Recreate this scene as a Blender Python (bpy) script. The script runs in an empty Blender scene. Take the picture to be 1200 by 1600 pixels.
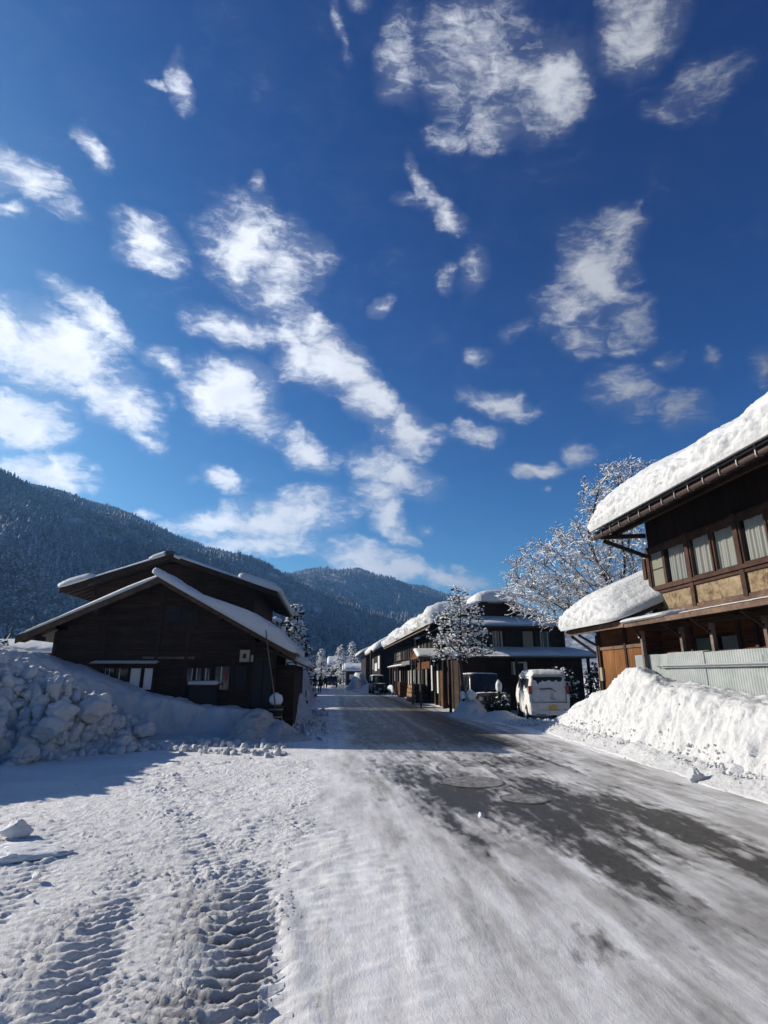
import bpy, bmesh, math, random
import numpy as np
from mathutils import Vector, Matrix

# ------------------------------------------------------------------ camera, sky, sun
scene = bpy.context.scene
COL = scene.collection
R = math.radians

cam_data = bpy.data.cameras.new("camera")
cam_data.sensor_fit = 'VERTICAL'
cam_data.sensor_height = 32.0
cam_data.lens = 32.0 * 870.0 / 1600.0
cam_data.clip_start = 0.1
cam_data.clip_end = 20000
cam = bpy.data.objects.new("camera", cam_data)
COL.objects.link(cam)
cam.location = (0, 0, 1.7)
cam.rotation_euler = (R(90 + 16.397), 0, R(-5.48))
scene.camera = cam

SUN_EL = 24.7
SUN_AZ = -64.0          # degrees clockwise from the road direction (+Y): left and ahead
EXPOSURE = 0.74
scene.view_settings.view_transform = 'Standard'
scene.view_settings.look = 'None'
scene.view_settings.gamma = 1
scene.view_settings.exposure = EXPOSURE
scene.cycles.use_denoising = True
scene.cycles.max_bounces = 6
scene.cycles.volume_bounces = 0
scene.cycles.transparent_max_bounces = 8
scene.cycles.caustics_reflective = False
scene.cycles.caustics_refractive = False

sdir = Vector((math.sin(R(SUN_AZ)) * math.cos(R(SUN_EL)), math.cos(R(SUN_AZ)) * math.cos(R(SUN_EL)), math.sin(R(SUN_EL))))
sun_data = bpy.data.lights.new("sun", 'SUN')
sun_data.energy = 4.6
sun_data.angle = R(0.5)
sun_data.color = (1.0, 0.915, 0.79)
sun = bpy.data.objects.new("sun", sun_data)
COL.objects.link(sun)
sun.rotation_euler = sdir.to_track_quat('Z', 'Y').to_euler()
sun.location = (-20, 10, 30)

# clouds on the sky: centre (u, v), turn, two radii, density, in a sky map u = x/(1+y), v = z/(1+y)
CLOUDS = [
    (0.1122, 0.5208, -0.033, 0.0481, 0.0444, 0.62), (0.1789, 0.4999, -0.082, 0.0388, 0.0359, 0.72), (0.0493, 0.52, 0.168, 0.0198, 0.0351, 0.5), (0.13, 0.4762, -0.04, 0.0344, 0.0221, 0.66),
    (0.0901, 0.4669, -0.003, 0.0204, 0.0123, 0.5), (0.2493, 0.5374, 0.166, 0.035, 0.0325, 0.78), (0.3023, 0.481, 0.367, 0.036, 0.0206, 0.42), (0.281, 0.4704, -0.152, 0.0182, 0.0135, 0.4),
    (-0.139, 0.4805, 0.326, 0.0109, 0.0213, 0.6), (-0.1544, 0.4797, -0.118, 0.0077, 0.005, 0.4), (-0.0112, 0.5382, 0.353, 0.0078, 0.0268, 0.35), (0.0104, 0.5611, 0.067, 0.014, 0.0105, 0.5),
    (-0.2089, 0.4194, 0.638, 0.0097, 0.0182, 0.58), (-0.255, 0.3891, -0.456, 0.0378, 0.0158, 0.85), (-0.2725, 0.3937, 0.268, 0.0183, 0.0188, 0.7), (-0.2686, 0.3617, 0.251, 0.0138, 0.0058, 0.5),
    (-0.1896, 0.3724, -0.166, 0.0067, 0.0054, 0.5), (-0.1651, 0.3571, -0.194, 0.0284, 0.0197, 0.78), (-0.0844, 0.3685, -0.228, 0.0344, 0.0379, 0.82), (-0.0471, 0.3617, -0.422, 0.0281, 0.0314, 0.66),
    (-0.097, 0.3017, -0.075, 0.0383, 0.0158, 0.78), (-0.0579, 0.3306, -0.615, 0.0334, 0.0233, 0.66), (-0.024, 0.3718, -0.254, 0.0202, 0.0195, 0.5), (-0.0767, 0.4186, 0.572, 0.0081, 0.0099, 0.5),
    (0.0716, 0.4291, 0.57, 0.0078, 0.0233, 0.55), (0.0935, 0.4059, -0.47, 0.0212, 0.0129, 0.68), (0.0574, 0.4159, 0.022, 0.0148, 0.0063, 0.42), (0.1253, 0.3598, -0.024, 0.0165, 0.0223, 0.45),
    (0.0977, 0.3506, -0.004, 0.0107, 0.0123, 0.48), (0.041, 0.3256, 0.028, 0.0132, 0.0062, 0.68), (0.2322, 0.3487, -0.096, 0.0341, 0.0379, 0.86), (0.2467, 0.3823, -0.108, 0.0196, 0.0172, 0.75),
    (0.2079, 0.3284, -0.075, 0.0293, 0.0237, 0.72), (0.2612, 0.3073, -0.099, 0.0188, 0.0254, 0.66), (0.2258, 0.299, -0.077, 0.02, 0.016, 0.66), (0.1626, 0.3053, 0.399, 0.0169, 0.0083, 0.45),
    (0.2623, 0.2448, -0.085, 0.0292, 0.0277, 0.52), (0.3056, 0.2239, -0.096, 0.0176, 0.0182, 0.62), (0.2938, 0.2704, -0.105, 0.0124, 0.0096, 0.55), (0.3677, 0.2559, -0.141, 0.0121, 0.0192, 0.6),
    (0.3293, 0.2664, 0.488, 0.0077, 0.0148, 0.35), (-0.2327, 0.2578, -0.402, 0.0598, 0.028, 1.1), (-0.1849, 0.2217, -0.362, 0.0314, 0.021, 1.0), (-0.2671, 0.267, 0.195, 0.0228, 0.0257, 1.0),
    (-0.2124, 0.2958, -0.459, 0.0358, 0.011, 0.78), (-0.2573, 0.2034, -0.101, 0.0363, 0.0242, 1.1), (-0.1632, 0.1965, -0.279, 0.0145, 0.0084, 0.6), (-0.2406, 0.1595, 0.008, 0.0348, 0.0137, 1.05),
    (-0.1494, 0.2649, -0.44, 0.0235, 0.0102, 0.75), (-0.0925, 0.2458, -0.008, 0.0375, 0.0287, 1.05), (-0.0721, 0.2274, -0.559, 0.0283, 0.0198, 0.8), (-0.0036, 0.2751, -0.564, 0.0459, 0.0248, 1.0),
    (-0.0362, 0.2818, 0.734, 0.0237, 0.0228, 0.85), (0.03, 0.2444, -0.842, 0.0296, 0.0202, 0.98), (-0.0222, 0.3055, 0.063, 0.0106, 0.0142, 0.7), (0.0665, 0.2156, -0.167, 0.0311, 0.0225, 0.85),
    (0.0582, 0.18, -0.255, 0.0391, 0.0177, 0.95), (0.0407, 0.162, 0.014, 0.0236, 0.0165, 0.8), (0.0498, 0.1415, 0.01, 0.0176, 0.0176, 0.92), (0.0617, 0.124, -0.692, 0.0152, 0.0128, 0.65),
    (-0.0279, 0.201, -0.574, 0.0303, 0.0141, 0.85), (-0.0013, 0.1933, 0.034, 0.013, 0.0053, 0.45), (-0.0976, 0.1692, -0.391, 0.0233, 0.0114, 0.74), (0.1278, 0.2156, -0.017, 0.02, 0.013, 0.65),
    (0.1493, 0.2447, -0.24, 0.0294, 0.0117, 0.8), (0.1824, 0.1801, 0.038, 0.0249, 0.0094, 0.82), (0.1308, 0.2872, -0.022, 0.0142, 0.0099, 0.48), (0.0163, 0.1462, 0.021, 0.0105, 0.0076, 0.6),
    (0.0834, 0.1294, 0.002, 0.0099, 0.0053, 0.55), (0.2237, 0.1938, -0.051, 0.0154, 0.0117, 0.55), (0.1951, 0.1597, -0.032, 0.0056, 0.0047, 0.4), (-0.0513, 0.133, 0.137, 0.0603, 0.0218, 1.0),
    (-0.1062, 0.1265, 0.156, 0.044, 0.0113, 0.95), (-0.0233, 0.1486, 0.031, 0.029, 0.0174, 0.8), (-0.0111, 0.1286, 0.024, 0.0232, 0.0075, 0.6), (-0.0671, 0.1124, 0.03, 0.0622, 0.0113, 0.85),
    (-0.1248, 0.169, 0.074, 0.0075, 0.0057, 0.4), (0.0271, 0.1033, -0.164, 0.0359, 0.0149, 0.9), (0.0532, 0.0921, -0.137, 0.0547, 0.0115, 0.95), (0.1051, 0.0836, -0.145, 0.0425, 0.0097, 0.9),
    (0.1167, 0.0922, -0.005, 0.0114, 0.0069, 0.6), (-0.1568, 0.1358, 0.069, 0.0113, 0.0044, 0.7), (0.1556, 0.0663, -0.01, 0.0332, 0.0112, 0.6), (-0.1466, 0.2319, -0.736, 0.0095, 0.0056, 0.35),
]


def make_world():
    w = bpy.data.worlds.new("World")
    scene.world = w
    w.use_nodes = True
    nt = w.node_tree
    nt.nodes.clear()
    N = nt.nodes.new
    L = nt.links.new
    def math_(op, a, b=None, c=None, clamp=False):
        n = N('ShaderNodeMath'); n.operation = op; n.use_clamp = clamp
        for i, q in enumerate((a, b, c)):
            if q is None: continue
            if isinstance(q, (int, float)): n.inputs[i].default_value = q
            else: L(q, n.inputs[i])
        return n.outputs[0]
    out = N('ShaderNodeOutputWorld'); bg = N('ShaderNodeBackground')
    sky = N('ShaderNodeTexSky'); sky.sky_type = 'NISHITA'; sky.sun_disc = False
    sky.sun_elevation = R(SUN_EL); sky.sun_rotation = R(SUN_AZ)
    sky.altitude = 600; sky.air_density = 1.0; sky.dust_density = 1.2; sky.ozone_density = 2.2
    # deep winter-sky blue: steepen each channel of the physical sky
    sp = N('ShaderNodeSeparateColor'); L(sky.outputs[0], sp.inputs[0]); hsv = N('ShaderNodeCombineColor')
    for i, (k, p, mx) in enumerate(((0.12, 2.85, 5.0), (0.24, 2.35, 13.0), (0.51, 1.7, 34.0))):
        v_ = math_('MULTIPLY', math_('POWER', sp.outputs[i], p), k)
        L(math_('DIVIDE', v_, math_('ADD', math_('DIVIDE', v_, mx), 1.0)), hsv.inputs[i])
    tc = N('ShaderNodeTexCoord')
    sep = N('ShaderNodeSeparateXYZ'); L(tc.outputs['Generated'], sep.inputs[0])
    den = math_('ADD', sep.outputs[1], 1.02)
    u = math_('DIVIDE', sep.outputs[0], den); v = math_('DIVIDE', sep.outputs[2], den)
    uv = N('ShaderNodeCombineXYZ'); L(u, uv.inputs[0]); L(v, uv.inputs[1])
    # flat cloud deck coordinates give noise that stretches towards the horizon
    def noise(vec, scale, detail, rough, dist=0.0, sc=None):
        n = N('ShaderNodeTexNoise'); n.inputs['Scale'].default_value = scale; n.inputs['Detail'].default_value = detail
        n.inputs['Roughness'].default_value = rough; n.inputs['Distortion'].default_value = dist
        if sc:
            m = N('ShaderNodeMapping'); m.inputs['Scale'].default_value = sc; m.inputs['Rotation'].default_value = (0, 0, R(38)); L(vec, m.inputs[0]); vec = m.outputs[0]
        L(vec, n.inputs['Vector']); return n
    wn = noise(uv.outputs[0], 16, 4, 0.6)
    wv = N('ShaderNodeVectorMath'); wv.operation = 'SUBTRACT'; L(wn.outputs['Color'], wv.inputs[0]); wv.inputs[1].default_value = (0.5, 0.5, 0.5)
    ws = N('ShaderNodeVectorMath'); ws.operation = 'MULTIPLY'; L(wv.outputs[0], ws.inputs[0]); ws.inputs[1].default_value = (0.055, 0.045, 0)
    wa = N('ShaderNodeVectorMath'); wa.operation = 'ADD'; L(uv.outputs[0], wa.inputs[0]); L(ws.outputs[0], wa.inputs[1])
    total = None
    for (cu, cv, a, ru, rv, s) in CLOUDS:
        m = N('ShaderNodeMapping'); m.vector_type = 'TEXTURE'
        m.inputs['Location'].default_value = (cu, cv, 0)
        m.inputs['Rotation'].default_value = (0, 0, a)
        m.inputs['Scale'].default_value = (ru * 1.48, rv * 1.48, 1)
        L(wa.outputs[0], m.inputs[0])
        g = N('ShaderNodeTexGradient'); g.gradient_type = 'SPHERICAL'; L(m.outputs[0], g.inputs[0])
        t = math_('MULTIPLY', g.outputs['Fac'], s * 1.35)
        total = t if total is None else math_('SMOOTH_MAX', total, t, 0.12)
    # thin scattered cloud elsewhere in the sky, behind and beside the view
    side = N('ShaderNodeMapRange'); L(sep.outputs[1], side.inputs[0]); side.inputs[1].default_value = 0.25; side.inputs[2].default_value = -0.1
    gen = noise(tc.outputs['Generated'], 3.0, 5, 0.6)
    g2 = N('ShaderNodeMapRange'); L(gen.outputs[0], g2.inputs[0]); g2.inputs[1].default_value = 0.58; g2.inputs[2].default_value = 0.8
    back = math_('MULTIPLY', g2.outputs[0], side.outputs[0])
    total = math_('MAXIMUM', total, back)
    n1 = noise(wa.outputs[0], 20, 9, 0.62, 0.35, (1.0, 1.55, 1))
    n2 = noise(uv.outputs[0], 70, 8, 0.65, 0.8, (0.7, 1.9, 1))
    nn = math_('ADD', math_('MULTIPLY', n1.outputs[0], 0.66), math_('MULTIPLY', n2.outputs[0], 0.34))
    cen = math_('SUBTRACT', nn, 0.5)
    d = math_('ADD', total, math_('MULTIPLY', math_('MULTIPLY', cen, 3.2), math_('MINIMUM', math_('MULTIPLY', total, 3.0), 1.0)))
    dens = N('ShaderNodeMapRange'); dens.interpolation_type = 'SMOOTHSTEP'; L(d, dens.inputs[0]); dens.inputs[1].default_value = 0.12; dens.inputs[2].default_value = 1.16
    veil = N('ShaderNodeMapRange'); veil.interpolation_type = 'SMOOTHSTEP'; L(math_('ADD', total, math_('MULTIPLY', cen, 0.9)), veil.inputs[0]); veil.inputs[1].default_value = 0.0; veil.inputs[2].default_value = 0.75; veil.inputs[4].default_value = 0.2
    # thicker clouds glow white towards the sun side, thin ones far from it stay grey-blue
    dot = N('ShaderNodeVectorMath'); dot.operation = 'DOT_PRODUCT'; L(tc.outputs['Generated'], dot.inputs[0]); dot.inputs[1].default_value = tuple(sdir)
    near = N('ShaderNodeMapRange'); L(dot.outputs['Value'], near.inputs[0]); near.inputs[1].default_value = -0.15; near.inputs[2].default_value = 0.75
    bright = N('ShaderNodeMapRange'); L(near.outputs[0], bright.inputs[0]); bright.inputs[3].default_value = CLOUD_LO; bright.inputs[4].default_value = CLOUD_HI
    sh = N('ShaderNodeMapRange'); L(n1.outputs[0], sh.inputs[0]); sh.inputs[1].default_value = 0.3; sh.inputs[2].default_value = 0.7; sh.inputs[3].default_value = 0.8; sh.inputs[4].default_value = 1.08
    cb = math_('MULTIPLY', bright.outputs[0], sh.outputs[0])
    cc = N('ShaderNodeCombineColor'); L(math_('MULTIPLY', cb, 0.95), cc.inputs[0]); L(math_('MULTIPLY', cb, 0.985), cc.inputs[1]); L(math_('MULTIPLY', cb, 1.05), cc.inputs[2])
    alpha = math_('MULTIPLY', math_('MAXIMUM', dens.outputs[0], math_('MULTIPLY', veil.outputs[0], math_('MINIMUM', math_('MULTIPLY', total, 4.0), 1.0))), 0.96)
    mix = N('ShaderNodeMix'); mix.data_type = 'RGBA'
    L(alpha, mix.inputs['Factor']); L(hsv.outputs[0], mix.inputs[6]); L(cc.outputs[0], mix.inputs[7])
    L(mix.outputs[2], bg.inputs['Color']); bg.inputs['Strength'].default_value = 0.05
    L(bg.outputs[0], out.inputs[0])
    w.cycles.sampling_method = 'MANUAL'; w.cycles.sample_map_resolution = 1024
CLOUD_LO, CLOUD_HI = 2.2, 14.0
make_world()

# ------------------------------------------------------------------ numpy noise
def _hash(ix, iy, iz, s):
    h = (ix.astype(np.int64) * 374761393 + iy.astype(np.int64) * 668265263 + iz.astype(np.int64) * 2147483647 + s * 974634777) & 0xFFFFFFFF
    h = ((h ^ (h >> 13)) * 1274126177) & 0xFFFFFFFF
    h = ((h ^ (h >> 16)) * 2246822519) & 0xFFFFFFFF
    return (h ^ (h >> 15)) & 0xFFFFFFFF

def gn(P, seed=0):
    """gradient noise, about -0.7..0.7"""
    P = np.asarray(P, dtype=np.float64)
    I = np.floor(P).astype(np.int64); Fr = P - I
    W = Fr * Fr * Fr * (Fr * (Fr * 6 - 15) + 10)
    res = 0
    for dx in (0, 1):
        for dy in (0, 1):
            for dz in (0, 1):
                h = _hash(I[:, 0] + dx, I[:, 1] + dy, I[:, 2] + dz, seed)
                gx = (h & 1023) / 511.5 - 1; gy = ((h >> 10) & 1023) / 511.5 - 1; gz = ((h >> 20) & 1023) / 511.5 - 1
                wt = (W[:, 0] if dx else 1 - W[:, 0]) * (W[:, 1] if dy else 1 - W[:, 1]) * (W[:, 2] if dz else 1 - W[:, 2])
                res = res + wt * (gx * (Fr[:, 0] - dx) + gy * (Fr[:, 1] - dy) + gz * (Fr[:, 2] - dz))
    return res

def fbm(P, octv=4, seed=0, gain=0.5):
    a = 1.0; r = 0; P = np.asarray(P, dtype=np.float64)
    for i in range(octv):
        r = r + a * gn(P, seed + i * 17); P = P * 2.03 + 5.7; a *= gain
    return r

def worley(P, seed=0):
    I = np.floor(P).astype(np.int64); f1 = np.full(len(P), 9.0); f2 = np.full(len(P), 9.0); idm = np.zeros(len(P))
    for dx in (-1, 0, 1):
        for dy in (-1, 0, 1):
            for dz in (-1, 0, 1):
                c = I + np.array((dx, dy, dz))
                h = _hash(c[:, 0], c[:, 1], c[:, 2], seed)
                q = c + np.stack(((h & 1023) / 1023., ((h >> 10) & 1023) / 1023., ((h >> 20) & 1023) / 1023.), 1)
                d = np.sqrt(((P - q) ** 2).sum(1))
                m = d < f1
                f2 = np.where(m, f1, np.minimum(f2, d)); idm = np.where(m, (h & 4095) / 4095., idm); f1 = np.where(m, d, f1)
    return f1, f2, idm

def sstep(a, b, x):
    t = np.clip((x - a) / (b - a), 0, 1); return t * t * (3 - 2 * t)

def P3(x, y, z=0.0):
    x = np.asarray(x, float)
    return np.stack((x, np.broadcast_to(y, x.shape), np.broadcast_to(z, x.shape)), -1).reshape(-1, 3)

# ------------------------------------------------------------------ object helpers
def tag(o, label=None, cat=None, group=None, kind=None):
    if label: o['label'] = label
    if cat: o['category'] = cat
    if group: o['group'] = group
    if kind: o['kind'] = kind
    return o

def thing(name, label, cat, loc=(0, 0, 0), rz=0.0, group=None):
    o = bpy.data.objects.new(name, None)
    o.empty_display_size = 0.3
    COL.objects.link(o); o.location = loc; o.rotation_euler = (0, 0, rz)
    return tag(o, label, cat, group)

def wloc(o):
    p = Vector((0, 0, 0))
    while o is not None:
        p += o.location; o = o.parent
    return np.array(p)

def link_mesh(name, V, Fc, mat, parent=None, smooth=False, attrs=None, local=False):
    """V in world coordinates unless local; parent's location is taken off so the mesh sits right"""
    V = np.asarray(V, dtype=np.float64)
    if parent is not None and not local:
        V = V - wloc(parent)
    me = bpy.data.meshes.new(name)
    if isinstance(Fc, np.ndarray):
        k = Fc.shape[1]
        me.vertices.add(len(V)); me.vertices.foreach_set('co', V.astype(np.float32).ravel())
        me.loops.add(Fc.size); me.loops.foreach_set('vertex_index', Fc.astype(np.int32).ravel())
        me.polygons.add(len(Fc)); me.polygons.foreach_set('loop_start', np.arange(0, Fc.size, k, dtype=np.int32))
        me.update(calc_edges=True)
    else:
        me.from_pydata([tuple(v) for v in V], [], [tuple(f) for f in Fc]); me.update()
    if smooth:
        me.polygons.foreach_set('use_smooth', np.ones(len(me.polygons), dtype=bool))
    if attrs:
        for k, a in attrs.items():
            at = me.attributes.new(k, 'FLOAT', 'POINT'); at.data.foreach_set('value', np.asarray(a, dtype=np.float32))
    if mat: me.materials.append(mat)
    o = bpy.data.objects.new(name, me); COL.objects.link(o)
    if parent is not None: o.parent = parent
    return o

def copy_tree(o, parent=None):
    c = o.copy(); COL.objects.link(c); c.parent = parent
    for ch in list(o.children): copy_tree(ch, c)
    return c

class MB:
    def __init__(s): s.v = []; s.f = []
    def add(s, V, Fc):
        n = len(s.v); s.v += [tuple(map(float, p)) for p in V]; s.f += [tuple(i + n for i in f) for f in Fc]; return s
    def box(s, x0, x1, y0, y1, z0, z1):
        if x0 > x1: x0, x1 = x1, x0
        if y0 > y1: y0, y1 = y1, y0
        if z0 > z1: z0, z1 = z1, z0
        return s.add([(x0, y0, z0), (x1, y0, z0), (x1, y1, z0), (x0, y1, z0), (x0, y0, z1), (x1, y0, z1), (x1, y1, z1), (x0, y1, z1)],
                     [(0, 3, 2, 1), (4, 5, 6, 7), (0, 1, 5, 4), (1, 2, 6, 5), (2, 3, 7, 6), (3, 0, 4, 7)])
    def beam(s, a, b, w, h, up=(0, 0, 1)):
        """rectangular bar from a to b, w across, h along up"""
        a = np.array(a, float); b = np.array(b, float); d = b - a; d /= np.linalg.norm(d)
        u = np.array(up, float); sd = np.cross(d, u); n = np.linalg.norm(sd)
        if n < 1e-6: sd = np.cross(d, (1, 0, 0)); n = np.linalg.norm(sd)
        sd /= n; u = np.cross(sd, d)
        c = [sd * (-w / 2) + u * (-h / 2), sd * (w / 2) + u * (-h / 2), sd * (w / 2) + u * (h / 2), sd * (-w / 2) + u * (h / 2)]
        return s.add([a + q for q in c] + [b + q for q in c], [(0, 1, 2, 3), (7, 6, 5, 4), (1, 0, 4, 5), (2, 1, 5, 6), (3, 2, 6, 7), (0, 3, 7, 4)])
    def tube(s, pts, rad, n=8, cap=True):
        pts = [np.array(p, float) for p in pts]
        if not isinstance(rad, (list, tuple)): rad = [rad] * len(pts)
        V = []; Fc = []
        pu = None
        for i, p in enumerate(pts):
            d = (pts[min(i + 1, len(pts) - 1)] - pts[max(i - 1, 0)]); d /= np.linalg.norm(d) + 1e-9
            if pu is None: pu = np.cross(d, (0.3, 0.2, 1.0)) if abs(d[2]) < 0.9 else np.cross(d, (1, 0.1, 0))
            a = pu - d * np.dot(pu, d); a /= np.linalg.norm(a) + 1e-9; b = np.cross(d, a); pu = a
            for k in range(n):
                t = 2 * math.pi * k / n; V.append(p + rad[i] * (a * math.cos(t) + b * math.sin(t)))
        for i in range(len(pts) - 1):
            for k in range(n):
                Fc.append((i * n + k, i * n + (k + 1) % n, (i + 1) * n + (k + 1) % n, (i + 1) * n + k))
        if cap:
            Fc.append(tuple(range(n - 1, -1, -1))); Fc.append(tuple((len(pts) - 1) * n + k for k in range(n)))
        return s.add(V, Fc)
    def prism(s, poly, a, thick):
        """poly: list of 3-D points, extruded by vector a*thick"""
        n = len(poly); P = [np.array(p, float) for p in poly]; e = np.array(a, float) * thick
        return s.add(P + [p + e for p in P], [tuple(range(n)), tuple(range(2 * n - 1, n - 1, -1))] + [((i + 1) % n, i, n + i, n + (i + 1) % n) for i in range(n)])
    def build(s, name, mat, parent=None, smooth=False, local=False):
        o = link_mesh(name, s.v, s.f, mat, parent, smooth, local=local)
        bm = bmesh.new(); bm.from_mesh(o.data); bmesh.ops.recalc_face_normals(bm, faces=bm.faces); bm.to_mesh(o.data); bm.free()
        return o

def grid_faces(nu, nv, wrap=False):
    i = np.arange(nu - 1)[:, None]; j = np.arange(nv if wrap else nv - 1)[None, :]
    a = i * nv + j; b = i * nv + (j + 1) % nv; c = (i + 1) * nv + (j + 1) % nv; d = (i + 1) * nv + j
    return np.stack((a, d, c, b), -1).reshape(-1, 4)

# ------------------------------------------------------------------ materials
def M_(name):
    m = bpy.data.materials.new(name); m.use_nodes = True; nt = m.node_tree
    return m, nt, nt.nodes['Principled BSDF']

class NT:
    def __init__(s, nt): s.nt = nt
    def n(s, t, **kw):
        q = s.nt.nodes.new(t)
        for k, v in kw.items(): setattr(q, k, v)
        return q
    def l(s, a, b): s.nt.links.new(a, b)
    def coord(s, kind='Object', scale=None, rot=None):
        tc = s.n('ShaderNodeTexCoord'); o = tc.outputs[kind]
        if scale is not None:
            m = s.n('ShaderNodeMapping'); m.inputs['Scale'].default_value = scale
            if rot: m.inputs['Rotation'].default_value = rot
            s.l(o, m.inputs[0]); o = m.outputs[0]
        return o
    def noise(s, vec, scale, detail=4, rough=0.55, dist=0):
        q = s.n('ShaderNodeTexNoise'); s.l(vec, q.inputs['Vector'])
        q.inputs['Scale'].default_value = scale; q.inputs['Detail'].default_value = detail; q.inputs['Roughness'].default_value = rough; q.inputs['Distortion'].default_value = dist
        return q.outputs[0]
    def ramp(s, fac, stops):
        r = s.n('ShaderNodeValToRGB'); s.l(fac, r.inputs[0]); e = r.color_ramp.elements
        while len(e) < len(stops): e.new(0.5)
        for q, (p, c) in zip(e, stops):
            q.position = p; q.color = (c, c, c, 1) if isinstance(c, (int, float)) else (*c, 1)
        return r.outputs[0]
    def math(s, op, a, b=0.0, clamp=False):
        q = s.n('ShaderNodeMath', operation=op, use_clamp=clamp)
        for i, x in enumerate((a, b)):
            if isinstance(x, (int, float)): q.inputs[i].default_value = x
            else: s.l(x, q.inputs[i])
        return q.outputs[0]
    def mix(s, fac, a, b):
        q = s.n('ShaderNodeMix', data_type='RGBA')
        for i, x in ((0, fac), (6, a), (7, b)):
            if isinstance(x, tuple): q.inputs[i].default_value = (*x, 1)
            elif isinstance(x, (int, float)): q.inputs[i].default_value = x
            else: s.l(x, q.inputs[i])
        return q.outputs[2]
    def bump(s, h, strength, dist, prev=None):
        b = s.n('ShaderNodeBump'); s.l(h, b.inputs['Height']); b.inputs['Strength'].default_value = strength; b.inputs['Distance'].default_value = dist
        if prev is not None: s.l(prev, b.inputs['Normal'])
        return b.outputs[0]
    def attr(s, name):
        a = s.n('ShaderNodeAttribute'); a.attribute_name = name; return a.outputs['Fac']

SNOW = (0.84, 0.86, 0.88)
def snow_mat(name, col=SNOW, dirt=0.0, bump1=0.5, scale=1.0, dirtcol=(0.42, 0.36, 0.28)):
    m, nt, b = M_(name); t = NT(nt); c = t.coord('Object')
    n1 = t.noise(c, 9 * scale, 6, 0.65); n2 = t.noise(c, 60 * scale, 5, 0.7); n3 = t.noise(c, 0.9, 5, 0.6)
    base = t.mix(t.ramp(n3, [(0.35, 0.0), (0.7, 1.0)]), tuple(q * 0.93 for q in col), col)
    if dirt:
        base = t.mix(t.math('MULTIPLY', t.ramp(t.noise(c, 2.2, 6, 0.7), [(0.5, 0.0), (0.72, 1.0)]), dirt), base, dirtcol)
    t.l(base, b.inputs['Base Color']); b.inputs['Roughness'].default_value = 0.75
    b.inputs['Specular IOR Level'].default_value = 0.25
    nb = t.bump(n1, bump1, 0.05); nb = t.bump(n2, bump1, 0.012, nb)
    t.l(nb, b.inputs['Normal'])
    return m

def wood_mat(name, c1, c2, axis='z', plank=0.18, rough=0.85, streak=1.0, bump=0.5, gap=0.5):
    """weathered boards; axis = the direction the board joints repeat along"""
    m, nt, b = M_(name); t = NT(nt)
    sc = {'z': (0.6, 0.6, 9), 'x': (9, 9, 0.6), 'n': (3, 3, 3)}[axis]
    c = t.coord('Object', sc); g = t.noise(c, 2.2, 8, 0.7, 0.3)
    big = t.noise(t.coord('Object'), 0.8, 4, 0.6)
    col = t.mix(t.ramp(g, [(0.3, 0.0), (0.72, 1.0)]), c1, c2)
    dk = t.mix(t.ramp(big, [(0.35, 0.55), (0.7, 1.0)]), (0, 0, 0), col)
    nrm = t.bump(g, bump, 0.01)
    if plank:
        s = t.n('ShaderNodeSeparateXYZ'); t.l(t.coord('Object'), s.inputs[0])
        v = s.outputs[2] if axis == 'z' else t.math('ADD', s.outputs[0], s.outputs[1])
        q = t.math('DIVIDE', v, plank); fr = t.math('FRACT', q); fl = t.math('FLOOR', q)
        wn = t.n('ShaderNodeTexWhiteNoise', noise_dimensions='1D'); t.l(fl, wn.inputs['W'])
        joint = t.ramp(fr, [(0.0, 1 - gap), (0.08, 1.0)])
        dk = t.mix(1.0, dk, dk)
        mul = t.n('ShaderNodeMix', data_type='RGBA', blend_type='MULTIPLY'); mul.inputs[0].default_value = 1
        t.l(dk, mul.inputs[6]); t.l(t.mix(t.math('MULTIPLY', wn.outputs[0], 0.45), (1.15, 1.15, 1.15), (0.45, 0.42, 0.4)), mul.inputs[7])
        mul2 = t.n('ShaderNodeMix', data_type='RGBA', blend_type='MULTIPLY'); mul2.inputs[0].default_value = 1
        t.l(mul.outputs[2], mul2.inputs[6]); t.l(joint, mul2.inputs[7]); dk = mul2.outputs[2]
        nrm = t.bump(joint, 0.7, 0.012, nrm)
    t.l(dk, b.inputs['Base Color']); b.inputs['Roughness'].default_value = rough; b.inputs['Specular IOR Level'].default_value = 0.2
    t.l(nrm, b.inputs['Normal'])
    return m

def plain_mat(name, col, rough=0.7, metal=0.0, var=0.15, scale=6, spec=0.4, bump=0.15):
    m, nt, b = M_(name); t = NT(nt); c = t.coord('Object')
    n = t.noise(c, scale, 6, 0.65)
    t.l(t.mix(n, tuple(q * (1 - var) for q in col), tuple(min(1, q * (1 + var)) for q in col)), b.inputs['Base Color'])
    b.inputs['Roughness'].default_value = rough; b.inputs['Metallic'].default_value = metal; b.inputs['Specular IOR Level'].default_value = spec
    t.l(t.bump(n, bump, 0.01), b.inputs['Normal'])
    return m

def glass_mat(name, tint=(0.35, 0.4, 0.42), clear=0.55):
    m, nt, b = M_(name); t = NT(nt)
    tr = t.n('ShaderNodeBsdfTransparent'); tr.inputs[0].default_value = (0.92, 0.95, 0.95, 1)
    b.inputs['Base Color'].default_value = (0.02, 0.025, 0.03, 1); b.inputs['Roughness'].default_value = 0.06
    mx = t.n('ShaderNodeMixShader'); mx.inputs[0].default_value = clear
    t.l(b.outputs[0], mx.inputs[1]); t.l(tr.outputs[0], mx.inputs[2])
    t.l(t.bump(t.noise(t.coord('Object'), 1.2, 3, 0.5), 0.06, 0.05), b.inputs['Normal'])
    t.l(mx.outputs[0], nt.nodes['Material Output'].inputs[0])
    return m

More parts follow.
